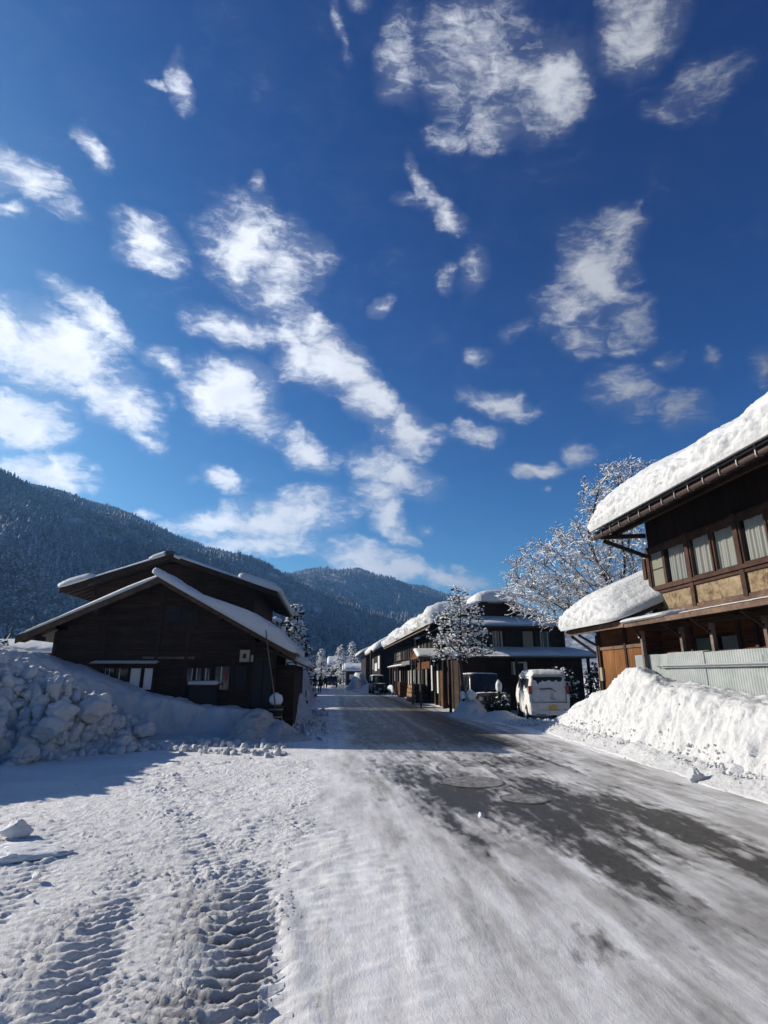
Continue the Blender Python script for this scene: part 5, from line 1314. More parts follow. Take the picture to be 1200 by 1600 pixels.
    snow_slab((RX - 1.0, 29.15, RZ - 0.22), (RX - 1.0, 32.2, RZ - 0.22), (2.25, 0, 0.02), 0.62, up, 95, step=0.07, nsec=80, lump=0.08, ends=1.2, name='snow_cap', power=0.75)
    # lower pent roof along the front
    pr = MB(); pr.add([(5.2, 27.6, 2.62), (14.3, 27.6, 2.62), (13.2, 29.5, 3.02), (5.9, 29.5, 3.02)], [(0, 1, 2, 3)]); pr.add([(5.2, 27.6, 2.55), (14.3, 27.6, 2.55), (13.2, 29.5, 2.95), (5.9, 29.5, 2.95)], [(3, 2, 1, 0)]); pr.add([(5.2, 27.6, 2.62), (14.3, 27.6, 2.62), (14.3, 27.6, 2.55), (5.2, 27.6, 2.55)], [(3, 2, 1, 0)])
    pr.add([(14.3, 27.6, 2.62), (14.3, 38, 2.62), (13.2, 38, 3.0), (13.2, 29.5, 3.02)], [(0, 1, 2, 3)])
    pent = pr.build('pent_roof', MAT['roof'], o)
    sheet([(5.15, 27.54, 2.625), (14.35, 27.54, 2.625), (13.2, 29.5, 3.03), (5.9, 29.5, 3.03)], 0.14, 96, par=pent)
    for x in (5.9, 9.3, 11.2, 13.0): MB().box(x - 0.06, x + 0.06, 27.85, 27.97, 0, 2.6).build('post', MAT['timber'], o)
    # upstairs windows
    MB().box(8.4, 12.0, 29.525, 29.548, 3.05, 4.05).build('window_back', MAT['dark'], o)
    for a, b, ins, gl in ((8.52, 9.2, 'curtain', 'glass'), (9.25, 9.9, 'dark', 'glass'), (10.2, 10.85, 'frosted', 'glass'), (10.95, 11.75, 'curtain', 'glass_dark')):
        sash(o, 29.46, a, b, 3.1, 4.03, 0.045, 0.045, ins, 0.13, 'y', gl, 0, gap=0.002, framemat='timber')
    MB().box(9.5, 10.25, 29.1, 29.45, 1.75, 2.4).build('outdoor_unit', MAT['paper'], o)
    u = o.children[-1]; MB().box(9.6, 10.05, 29.085, 29.098, 1.82, 2.33).build('fan_grille', MAT['dark'], u)
dark_house()

# ------------------------------------------------------------------ long shop row further along the street
def shop_house():
    o = thing('shop_house', 'long dark shop house with lumpy snow on its street eave and a grey shutter', 'house', (6.6, 45, 0))
    X = 6.6; Ya, Yb = 38.2, 58.5
    MB().box(X + 0.12, 13, 32.4, Yb, 0, 4.4).build('wall', MAT['wood_black_v'], o)
    rf = MB(); slope_slab(rf, (5.7, 4.44), (9.2, 5.6), 31.8, 59, 0.09); slope_slab(rf, (13.8, 4.2), (9.2, 5.6), 38.6, 59, 0.09); roof = rf.build('roof', MAT['roof'], o)
    MB().box(5.64, 5.70, 31.8, 59, 4.34, 4.52).build('fascia', MAT['trim'], roof)
    for k in range(40): MB().beam((5.76, 32.2 + k * 0.67, 4.40), (6.7, 32.2 + k * 0.67, 4.80), 0.07, 0.09).build('rafter', MAT['timber'], roof)
    # snow in separate heaps along the eave
    tf = lambda l, w: (0.35 + 0.9 * np.abs(np.sin(l * 0.33 + 1.5)) ** 0.8 + 0.12 * np.sin(l * 1.3)) * (1 - 0.6 * np.clip(w / 4.2, 0, 1))
    snow_slab((5.5, 31.6, 4.5), (5.5, 59, 4.5), (3.8, 0, 1.2), 1.0, roof, 111, step=0.12, nsec=90, lump=0.3, lscale=1.3, tfun=tf, power=0.45, belly=0.2)
    for i, (y, r) in enumerate(((37.5, 0.55), (43.0, 0.5), (49.5, 0.6))):
        V, Fc = clod_mesh(np.random.default_rng(i + 3), r, i + 3, 3, planes=0); link_mesh('snow_lump', V * (0.9, 1.5, 0.8) + (5.9, y, 4.95), Fc, MAT['snow_roof'], roof, True)
    # upper storey: lattice of posts, pale panes between
    MB().box(X - 0.04, X + 0.1, 32.4, Yb, 2.78, 2.92).build('beam', MAT['timber'], o); MB().box(X - 0.04, X + 0.1, 32.4, Yb, 4.0, 4.12).build('beam', MAT['timber'], o)
    y = 32.5; i = 0
    while y < Yb - 1.4:
        MB().box(X - 0.06, X + 0.1, y - 0.06, y + 0.06, 0, 4.3).build('post', MAT['timber'], o)
        for k in range(2):
            a = y + 0.1 + k * 0.64; ins = ('dark', 'frosted', 'paper', 'dark', 'dark', 'frosted', 'dark', 'paper')[(i * 3 + k * 5) % 8]
            sash(o, X + 0.0, a, a + 0.6, 3.05, 3.95, 0.05, 0.05, ins, face='x', bars=1, framemat='timber')
        y += 1.42; i += 1
    # canopy and shopfront
    cn = MB(); slope_slab(cn, (5.95, 2.45), (6.58, 2.68), 44.2, 58, 0.05); cn = cn.build('canopy', MAT['trim'], o)
    snow_slab((5.95, 47, 2.52), (5.95, 58, 2.52), (0.5, 0, 0.16), 0.08, cn, 112, nsec=16, lump=0.02)
    # gabled porch nearest the viewer with a lit snow patch
    p = MB(); p.prism([(5.15, 33.0, 2.70), (6.55, 33.0, 2.70), (6.55, 33.0, 2.76), (5.15, 33.0, 2.76)], (0, 1, 0.28), 1.6); p.prism([(5.15, 36.6, 2.70), (6.55, 36.6, 2.70), (6.55, 36.6, 2.76), (5.15, 36.6, 2.76)], (0, -1, 0.28), 1.95)
    p = p.build('porch_roof', MAT['trim'], o)
    MB().prism([(5.2, 33.0, 2.68), (5.2, 36.6, 2.68), (5.2, 34.7, 3.18)], (1, 0, 0), 0.05).build('porch_gable', MAT['wood_red'], p)
    snow_slab((5.1, 32.9, 2.76), (6.6, 32.9, 2.76), (0, 1.7, 0.5), 0.14, p, 113, step=0.08, nsec=30, lump=0.05)
    for y in (33.1, 36.4): MB().box(5.25, 5.36, y, y + 0.11, 0, 2.7).build('porch_post', MAT['timber_grey'], o)
    # front: grey roller shutter, pillars, red-brown cabinet, white boards
    sh = MB()
    for k in range(30): sh.add([(X - 0.04, 43.5, 0.08 + k * 0.082), (X - 0.04, 46.6, 0.08 + k * 0.082), (X - 0.01, 46.6, 0.155 + k * 0.082), (X - 0.01, 43.5, 0.155 + k * 0.082)], [(0, 3, 2, 1)])
    sh.build('roller_shutter', plain_mat('shutter_metal', (0.22, 0.23, 0.19), 0.5, 0.2), o)
    MB().box(5.95, 6.58, 42.3, 46.9, 2.52, 2.80).build('shutter_box', plain_mat('shutter_box_paint', (0.14, 0.15, 0.15), 0.6), o)
    MB().box(X - 0.06, X + 0.1, 32.45, 33.6, 0, 2.7).build('board_panel', MAT['wood_red'], o)
    for k, (a, b, z0, z1, mt) in enumerate(((34.3, 34.75, 0.7, 2.4, 'paper'), (36.3, 36.7, 0.8, 2.35, 'paper'), (33.7, 34.2, 0.3, 2.5, 'timber'), (38.2, 38.9, 0.2, 2.4, 'frosted'), (40.3, 41.0, 0.2, 2.5, 'frosted'), (41.6, 42.2, 0.2, 2.5, 'metal'), (47.2, 47.5, 1.0, 2.1, 'paper'), (52.8, 53.1, 0.9, 2.2, 'paper'), (55, 55.2, 0.3, 2.3, 'timber_grey'), (57, 57.2, 1.2, 2.2, 'paper'))):
        MB().box(X - 0.05, X + 0.02, a, b, z0, z1).build('shopfront_panel', MAT[mt], o)
    for y in (50.2, 51.9, 54.0, 56.5): MB().box(5.98, 6.07, y, y + 0.09, 0, 2.45).build('canopy_post', MAT['timber_grey'], o)
    MB().box(X - 0.1, X - 0.02, 37.0, 43.0, 2.15, 2.62).build('signboard', MAT['wood_red'], o)
shop_house()
tag(MB().box(5.95, 6.5, 48.2, 49.3, 0, 1.15).box(5.93, 6.52, 48.15, 49.35, 1.151, 1.2).build('cabinet', MAT['wood_red']), 'red-brown wooden cabinet standing on the shopfront step beyond the grey shutter', 'cabinet')
tag(MB().box(5.55, 5.6, 50.2, 51.0, 0.35, 0.8).box(5.56, 5.59, 50.25, 50.3, 0.0, 0.34).box(5.56, 5.59, 50.9, 50.95, 0.0, 0.34).build('white_board', MAT['paper']), 'small white standing board in front of the shop house posts', 'board')

def log_stack():
    o = thing('log_stack', 'stack of cut round logs with pale ends against the shop house by the grey shutter', 'log stack', (6.1, 41, 0))
    rs = random.Random(3); endm = plain_mat('log_end', (0.42, 0.24, 0.11), 0.85)
    k = 0
    for row in range(4):
        for c in range(11 - row):
            y = 37.6 + c * 0.42 + row * 0.2; z = 0.16 + row * 0.28; r = 0.14 + rs.uniform(-0.02, 0.03)
            lg = MB().tube([(5.65, y, z), (6.45, y, z)], r, 10, False).build('log', MAT['bark'], o, True)
            m = MB(); m.add([(5.655, y + r * math.cos(a * math.pi / 5), z + r * math.sin(a * math.pi / 5)) for a in range(10)], [tuple(range(10))]); m.build('cut_end', endm, lg)
log_stack()

def simple_house(label, x0, x1, y0, y1, zw, ze, zr, over, axis, mat, seed, snow=0.4, windows=(), name='house', group=None, wname='wall'):
    """small distant gabled house; axis 'y' = ridge along the street, 'x' = ridge across"""
    o = thing(name, label, 'house', ((x0 + x1) / 2, (y0 + y1) / 2, 0), group=group)
    MB().box(x0, x1, y0, y1, 0, zw).build(wname, MAT[mat], o)
    if axis == 'y':
        xm = (x0 + x1) / 2
        MB().prism([(x0, y0 + 0.01, zw), (x1, y0 + 0.01, zw), (xm, y0 + 0.01, zr - 0.05)], (0, 1, 0), y1 - y0 - 0.02).build('gable_wall', MAT[mat], o)
        rf = MB(); slope_slab(rf, (x0 - over, ze), (xm, zr), y0 - over, y1 + over, 0.1); slope_slab(rf, (x1 + over, ze), (xm, zr), y0 - over, y1 + over, 0.1); rf = rf.build('roof', MAT['roof'], o)
        snow_slab((x0 - over - 0.1, y0 - over - 0.1, ze + 0.1), (x0 - over - 0.1, y1 + over, ze + 0.1), (xm - x0 + over + 0.1, 0, zr - ze), snow, rf, seed, step=0.2, nsec=50, lump=snow * 0.25, lscale=1.4, power=0.45)
        snow_slab((x1 + over + 0.1, y0 - over - 0.1, ze + 0.1), (x1 + over + 0.1, y1 + over, ze + 0.1), (xm - x1 - over - 0.1, 0, zr - ze), snow, rf, seed + 1, step=0.2, nsec=50, lump=snow * 0.25, lscale=1.4, power=0.45)
    else:
        ym = (y0 + y1) / 2
        MB().prism([(x0 + 0.01, y0, zw), (x0 + 0.01, y1, zw), (x0 + 0.01, ym, zr - 0.05)], (1, 0, 0), x1 - x0 - 0.02).build('gable_wall', MAT[mat], o)
        rf = MB()
        for ya in (y0 - over, y1 + over): rf.prism([(x0 - over, ya, ze), (x0 - over, ym, zr), (x0 - over, ym, zr + 0.1), (x0 - over, ya, ze + 0.1)], (1, 0, 0), x1 - x0 + 2 * over)
        rf = rf.build('roof', MAT['roof'], o)
        snow_slab((x0 - over - 0.1, y0 - over - 0.1, ze + 0.1), (x1 + over + 0.1, y0 - over - 0.1, ze + 0.1), (0, ym - y0 + over + 0.1, zr - ze), snow, rf, seed, step=0.2, nsec=50, lump=snow * 0.25, lscale=1.4, power=0.45)
        snow_slab((x0 - over - 0.1, y1 + over, ze + 0.1), (x1 + over + 0.1, y1 + over, ze + 0.1), (0, ym - y1 - over, zr - ze), snow, rf, seed + 1, step=0.2, nsec=50, lump=snow * 0.25, lscale=1.4, power=0.45)
    for (f, a, b, c, d, ins) in windows:
        if f == 'x': sash(o, x0 - 0.05, a, b, c, d, 0.045, 0.05, ins, face='x', framemat='timber')
        else: sash(o, y0 - 0.05, a, b, c, d, 0.045, 0.05, ins, face='y', framemat='timber')
    return o
simple_house('dark house beyond the shop house with cream panels on its street side', 5.6, 11, 62.5, 76, 4.3, 4.25, 6.0, 0.7, 'y', 'wood_black_v', 201, 0.75,
    [('x', 63, 65.5, 2.4, 3.9, 'paper'), ('x', 66.2, 70, 2.2, 3.2, 'paper'), ('x', 71, 74, 2.4, 3.8, 'frosted'), ('y', 6.2, 7.4, 2.7, 3.6, 'dark')])
simple_house('narrow dark house behind the one with cream panels', 5.4, 11, 84, 96, 4.8, 4.7, 6.2, 0.9, 'y', 'wood_black_v', 205, 0.45, [('y', 6.0, 7.0, 3.0, 3.8, 'dark')])
simple_house('small shed with a rounded white roof at the far right of the street', 3.4, 7, 112, 118, 2.6, 2.5, 3.5, 0.6, 'x', 'wood_black', 209, 0.7, [('y', 4, 5, 1.0, 2.0, 'paper')])
simple_house('pale snow-covered house closing the far end of the street', 0.6, 5.2, 150, 158, 4.2, 4.2, 6.2, 0.9, 'x', 'timber_grey', 213, 0.7, [('y', 1.2, 2.4, 2.4, 3.4, 'dark'), ('y', 3.2, 4.4, 2.4, 3.4, 'dark')])
simple_house('tiny distant snow-roofed house seen under the left eave of the black-boarded house', -24, -19.3, 42, 48, 3.1, 3.1, 3.9, 0.9, 'x', 'wood_black', 217, 0.45, [])

simple_house('unseen house added behind the left conifers to shade the street, nearer one', -10.5, -4.6, 41, 55, 4.6, 4.5, 6.6, 0.7, 'y', 'wood_black', 221, 0.4, [('y', -8.2, -7, 3.0, 3.8, 'dark')], group='added houses behind the left conifers that shade the street')  # two unseen houses added so their shade falls across the far street
simple_house('unseen house added behind the left conifers to shade the street, farther one', -10.5, -4.4, 60, 84, 4.8, 4.7, 6.8, 0.7, 'y', 'wood_black', 225, 0.4, [('y', -8.2, -7, 3.0, 3.8, 'dark')], group='added houses behind the left conifers that shade the street')

# ------------------------------------------------------------------ vehicles
def car_body(parent, L, W, topf, belt, wr, mat, zb=0.28, name='body', nose=0.06, lean=0.0):
    """lofted body in the parent's own space, rear at -L/2, front at +L/2"""
    st = [(-L / 2, 0.90, 0.0), (-L / 2 + 0.025, 0.945, 0), (-L / 2 + nose + 0.02, 0.985, 0)] + [(y, 1.0, 0) for y in np.linspace(-L / 2 + 0.2, L / 2 - 0.2, 26)] + [(L / 2 - nose, 1.0, 0), (L / 2 - 0.02, 0.96, 0), (L / 2, 0.90, 0)]
    V = []; n = 0
    for y, k, _ in st:
        top = topf(y); w = W / 2 * k; b = min(belt, top - 0.12); w2 = min(w, w + (wr * k - w) * max(0, min(1, (top - b) / 0.75)))
        c = (top + zb) / 2; kz = 1 - (1 - k) * 0.7
        half = [(w * 0.84, zb), (w * 0.96, zb + 0.03), (w, zb + 0.12), (w * 1.005, b * 0.7), (w * 0.99, b), (w * 0.99 * 0.5 + w2 * 0.5, b + (top - b) * 0.5), (w2, top - 0.12 * min(1, (top - b))), (w2 - 0.035, top - 0.045), (w2 - 0.12, top - 0.008), (w2 * 0.5, top + 0.012), (0, top + 0.018)]
        loop = half + [(-x, z) for x, z in reversed(half[:-1])]
        V += [(x, y + lean * max(0, z - 0.95) * max(0, 1 - (y + L / 2) / 0.6), c + (z - c) * kz) for x, z in loop]; n = len(loop)
    Fc = [tuple(q) for q in grid_faces(len(st), n, True)] + [tuple(range(n)), tuple((len(st) - 1) * n + i for i in range(n - 1, -1, -1))]
    o = link_mesh(name, V, Fc, mat, parent, smooth=True, local=True)
    bm = bmesh.new(); bm.from_mesh(o.data); bmesh.ops.recalc_face_normals(bm, faces=bm.faces); bm.to_mesh(o.data); bm.free()
    for p in o.data.polygons:
        if len(p.vertices) > 4: p.use_smooth = False
    return o

def wheel(parent, x, y, r, w, rimmat='metal'):
    s = 1 if x > 0 else -1
    MB().tube([(x - s * 0.10, y, r), (x + s * 0.004, y, r)], r + 0.07, 24).build('wheel_arch', MAT['black'], parent, local=True)
    t = MB().tube([(x - s * (w - 0.03), y, r), (x - s * 0.05, y, r), (x + s * 0.02, y, r), (x + s * 0.035, y, r)], [r, r, r, r * 0.9], 24).build('wheel', MAT['black'], parent, True, local=True)
    MB().tube([(x + s * 0.02, y, r), (x + s * 0.04, y, r)], r * 0.62, 20).build('rim', MAT[rimmat], t, local=True)
    return t

def quad(parent, pts, mat, name, local=True):
    return MB().add(pts, [tuple(range(len(pts)))]).build(name, mat, parent, local=local)

def snow_on(parent, x0, x1, y0, y1, z, t, seed, zf=None, name='snow_layer', lump=0.03):
    nu, nv = 40, 50; U, V_ = np.meshgrid(np.linspace(-1, 1, nu), np.linspace(-1, 1, nv), indexing='ij'); U = U.ravel(); V_ = V_.ravel()
    X = (x0 + x1) / 2 + U * (x1 - x0) / 2; Y = (y0 + y1) / 2 + V_ * (y1 - y0) / 2
    h = t * np.clip((1 - np.abs(U) ** 5) * (1 - np.abs(V_) ** 6), 0, 1) ** 0.5 - 0.01
    zz = np.array([zf(a, b) for a, b in zip(X, Y)]) if zf else z
    P = np.stack((X, Y, h), 1); P[:, 2] += lump * fbm(P * 4 + seed, 4, seed) * (h > 0.01); P[:, 2] += zz
    return link_mesh(name, P, grid_faces(nu, nv), MAT['snow_roof'], parent, True, local=True)

def snow_van():
    rzv = R(-10); L, W, H = 3.5, 1.56, 1.86
    c0 = np.array((7.78, 22.15)); cs, sn = math.cos(rzv), math.sin(rzv); off = np.array((W / 2 * cs - L / 2 * sn, W / 2 * sn + L / 2 * cs))
    o = thing('parked_van', 'boxy white van caked in snow, seen from behind with a yellow number plate', 'van', (c0[0] + off[0], c0[1] + off[1], 0), rzv)
    m, nt, b = M_('snow_caked_paint'); t = NT(nt); c = t.coord('Object'); n1 = t.noise(c, 5, 7, 0.7); n2 = t.noise(c, 40, 5, 0.7)
    t.l(t.mix(t.ramp(n1, [(0.35, 0.0), (0.65, 1.0)]), (0.50, 0.495, 0.48), (0.63, 0.625, 0.61)), b.inputs['Base Color']); b.inputs['Roughness'].default_value = 0.7
    t.l(t.bump(n2, 0.6, 0.01, t.bump(n1, 0.5, 0.03)), b.inputs['Normal'])
    topf = lambda y: H if y < 0.95 else H - (y - 0.95) * 0.95 if y < 1.55 else max(1.0, 1.29 - (y - 1.55) * 1.6)
    body = car_body(o, L, W, topf, 1.05, 0.62, m, 0.22, lean=0.16)
    xs = lambda z: 0.772 + (0.62 - 0.772) * max(0, (z - 1.05)) / (H - 1.05) + 0.012
    for s in (-1, 1):
        # side windows: rounded outline with snow creeping up from the sill
        for (ya, yb) in ((-1.42, -0.42), (-0.34, 0.42), (0.50, 1.15)):
            pts = []; rr = 0.10; z0, z1 = 1.12, 1.60
            for (cx, cz, a0) in ((yb - rr, z0 + rr, -90), (yb - rr, z1 - rr, 0), (ya + rr, z1 - rr, 90), (ya + rr, z0 + rr, 180)):
                for k in range(5):
                    a = R(a0 + k * 22.5); y = cx + rr * math.cos(a); z = cz + rr * math.sin(a); pts.append((s * xs(z), y, z))
            w = quad(o, pts, MAT['glass_dark'], 'side_window')
            rs = random.Random(int(ya * 10) + 50); fr = []
            for k in range(21):
                y = ya + 0.02 + (yb - ya - 0.04) * k / 20; zt = z0 + 0.03 + 0.16 * abs(math.sin(k * 1.1 + rs.random())) * rs.random() + (0.12 if k > 16 else 0)
                fr += [(s * (xs(z0) + 0.012), y, z0 - 0.01), (s * (xs(zt) + 0.004), y, zt)]
            link_mesh('snow_edge', fr, [(2 * k, 2 * k + 2, 2 * k + 3, 2 * k + 1) for k in range(20)], m, w, local=True)
        for y in (-1.02, 1.12): wheel(o, s * (W / 2 + 0.002), y, 0.27, 0.2, 'paper')
        # tail light column
        for z0, z1, mt in ((1.02, 1.32, 'light_red'), (0.72, 1.015, 'paper')):
            MB().prism([(s * 0.775, -1.62, z0), (s * 0.765, -1.765, z0), (s * 0.66, -1.775, z0), (s * 0.66, -1.70, z0)], (0, 0, 1), z1 - z0).build('tail_light', MAT[mt], o, local=True)
    yr = -L / 2 - 0.006
    win = quad(o, [(-0.60, yr + 0.05, 1.30), (0.60, yr + 0.05, 1.30), (0.55, yr + 0.108, 1.66), (-0.55, yr + 0.108, 1.66)], MAT['glass_dark'], 'rear_window')
    rs = random.Random(3); V = []
    for k in range(31):
        x = -0.61 + 1.22 * k / 30; zt = 1.50 + 0.035 * math.sin(k * 0.9) + rs.uniform(-0.02, 0.03) - (0.06 if 4 < k < 10 else 0)
        V += [(x, yr + 0.03, 1.26), (x, yr + 0.04 + 0.16 * (zt - 1.3), zt)]
    link_mesh('snow_edge', V, [(2 * k, 2 * k + 2, 2 * k + 3, 2 * k + 1) for k in range(30)], m, win, local=True)
    # door recess and handle in an angled black line, plate, seams, marks drawn in the frost
    MB().tube([(-0.36, yr + 0.025, 1.19), (-0.33, yr + 0.025, 1.205), (0.10, yr + 0.025, 1.215), (0.27, yr + 0.01, 1.10)], [0.008, 0.02, 0.02, 0.012], 6).build('door_handle', MAT['black'], o, local=True)
    sm = MB(); sm.box(-0.70, 0.70, yr - 0.004, yr + 0.02, 0.705, 0.72); sm.box(-0.655, -0.64, yr - 0.004, yr + 0.02, 0.72, 1.3); sm.box(0.64, 0.655, yr - 0.004, yr + 0.02, 0.72, 1.3); sm.build('door_seam', MAT['metal'], o, local=True)
    mk = MB(); cx, cz = 0.13, 0.93
    mk.tube([(cx - 0.05, yr - 0.006, cz + 0.12), (cx + 0.04, yr - 0.006, cz + 0.12), (cx - 0.05, yr - 0.006, cz + 0.02), (cx + 0.05, yr - 0.006, cz + 0.035)], 0.007, 5)
    mk.tube([(cx + 0.09 * math.cos(a), yr - 0.006, cz - 0.05 + 0.035 * math.sin(a)) for a in np.linspace(0.3, 6.0, 18)], 0.006, 5)
    mk.tube([(cx - 0.09, yr - 0.006, cz - 0.10), (cx + 0.0, yr - 0.006, cz - 0.115), (cx + 0.11, yr - 0.006, cz - 0.09)], 0.006, 5)
    mk.build('frost_mark', MAT['metal'], o, local=True)
    MB().box(-0.02, 0.25, yr - 0.02, yr - 0.002, 0.43, 0.585).build('number_plate', MAT['yellow'], o, local=True)
    MB().box(-0.74, 0.74, yr - 0.06, -L / 2 + 0.06, 0.26, 0.42).build('bumper', m, o, local=True)
    MB().box(-0.55, -0.2, yr - 0.064, yr - 0.05, 0.255, 0.285).build('exhaust_shadow_gap', MAT['black'], o, local=True)
    MB().box(-0.745, 0.745, yr - 0.05, -L / 2 + 0.02, 0.66, 0.70).build('ledge', m, o, local=True)
    quad(o, [(-0.60, L / 2 - 0.35, 1.33), (0.60, L / 2 - 0.35, 1.33), (0.52, L / 2 - 0.72, 1.74), (-0.52, L / 2 - 0.72, 1.74)], MAT['glass_dark'], 'windscreen')
    for s in (-1, 1): MB().box(s * 0.42, s * 0.66, L / 2 - 0.02, L / 2 + 0.006, 0.62, 0.82).build('headlight', MAT['lamp_clear'], o, local=True)
    snow_on(o, -0.69, 0.69, -L / 2 - 0.03, 1.1, H - 0.03, 0.13, 5, zf=lambda x, y: H - 0.035 - 0.14 * max(0, abs(x) / 0.69 - 0.8) / 0.2 - 0.05 * max(0, -y - 1.55) / 0.2)
snow_van()

def jeep(label, loc, rz, L, W, H, paint, seed, name='parked_car', hood=0.95, hl=0.95, snow=0.1, round_lamps=True, cat='car'):
    o = thing(name, label, cat, loc, rz)
    yh = L / 2 - hl
    topf = lambda y: H if y < yh - 0.45 else (H - (y - (yh - 0.45)) / 0.45 * (H - hood - 0.06) if y < yh else hood + 0.04 * (L / 2 - y))
    car_body(o, L, W, topf, hood - 0.02, W / 2 - 0.10, MAT[paint], 0.3, nose=0.08)
    f = L / 2
    quad(o, [(-W / 2 + 0.16, yh - 0.02, hood + 0.10), (W / 2 - 0.16, yh - 0.02, hood + 0.10), (W / 2 - 0.22, yh - 0.40, H - 0.06), (-W / 2 + 0.22, yh - 0.40, H - 0.06)], MAT['glass_dark'], 'windscreen').location = (0, 0.035, 0.01)
    g = MB().box(-0.34 * W, 0.34 * W, f - 0.01, f + 0.012, 0.62, 0.84).build('grille', MAT['black'], o, local=True)
    for k in range(6): MB().box(-0.28 * W + k * 0.11 * W, -0.26 * W + k * 0.11 * W, f + 0.0125, f + 0.02, 0.64, 0.82).build('grille_bar', MAT['metal'], g, local=True)
    for s in (-1, 1):
        if round_lamps: MB().tube([(s * 0.36 * W, f - 0.03, 0.72), (s * 0.36 * W, f + 0.03, 0.72)], 0.095, 16).build('headlight', MAT['lamp_clear'], o, local=True)
        else: MB().box(s * 0.27 * W, s * 0.42 * W, f - 0.02, f + 0.016, 0.64, 0.76).build('headlight', MAT['lamp_clear'], o, local=True)
        MB().tube([(s * 0.3 * W, f + 0.09, 0.44), (s * 0.3 * W, f + 0.12, 0.44)], 0.05, 10).build('fog_lamp', MAT['lamp_clear'], o, local=True)
        MB().box(s * (W / 2), s * (W / 2 + 0.16), yh - 0.12, yh - 0.04, hood + 0.06, hood + 0.22).build('mirror', MAT['black'], o, local=True)
        for y in (-L / 2 + 0.62, L / 2 - 0.55): wheel(o, s * (W / 2 + 0.002), y, 0.33, 0.22)
        z0, z1 = hood + 0.06, H - 0.16
        for (ya, yb) in ((-L / 2 + 0.2, -L / 2 + 1.0), (-L / 2 + 1.08, yh - 0.5)):
            xx = lambda z: (W / 2) + (-0.10) * max(0, z - hood) / (H - hood) + 0.004
            quad(o, [(s * xx(z0), ya, z0), (s * xx(z0), yb, z0), (s * xx(z1), yb - 0.05, z1), (s * xx(z1), ya + 0.03, z1)], MAT['glass_dark'], 'side_window')
    MB().box(-W / 2 + 0.04, W / 2 - 0.04, f - 0.05, f + 0.09, 0.38, 0.52).build('bumper', MAT['black'], o, local=True)
    MB().box(-0.17, 0.17, f + 0.091, f + 0.1, 0.38, 0.5).build('number_plate', MAT['paper'], o, local=True)
    if snow:
        snow_on(o, -W / 2 + 0.12, W / 2 - 0.12, -L / 2 + 0.05, yh - 0.5, H + 0.005, snow, seed)
        snow_on(o, -W / 2 + 0.15, W / 2 - 0.1, yh + 0.05, f - 0.1, hood + 0.01, snow * 0.5, seed + 1)
    return o
jeep('dark four-wheel-drive with a snow-dusted roof parked nose out beside the white van', (7.35, 27.3, 0), R(180), 3.5, 1.62, 1.78, 'paint_dark', 21, snow=0.07)
jeep('small dark green truck-like car parked nose out before the house with cream panels', (5.0, 59.2, 0), R(183), 3.6, 1.4, 1.72, 'paint_green', 22, snow=0.09)
jeep('distant dark car coming up the middle of the street', (0.55, 92, 0), R(180), 4.2, 1.75, 1.65, 'paint_dark', 23, snow=0.0, round_lamps=False)

# ------------------------------------------------------------------ people walking far down the left verge
def skin_mesh(verts, edges, rads, sub=1, root=0):
    me = bpy.data.meshes.new('tmp'); me.from_pydata(verts, edges, []); ob = bpy.data.objects.new('tmp', me); COL.objects.link(ob)
    sk = ob.modifiers.new('s', 'SKIN'); sk.use_smooth_shade = True
    for i, r in enumerate(rads):
        r = r if isinstance(r, tuple) else (r, r); me.skin_vertices[0].data[i].radius = r
    me.skin_vertices[0].data[root].use_root = True
    ss = ob.modifiers.new('u', 'SUBSURF'); ss.levels = sub; ss.render_levels = sub
    dg = bpy.context.evaluated_depsgraph_get(); out = bpy.data.meshes.new_from_object(ob.evaluated_get(dg))
    bpy.data.objects.remove(ob); bpy.data.meshes.remove(me)
    return out

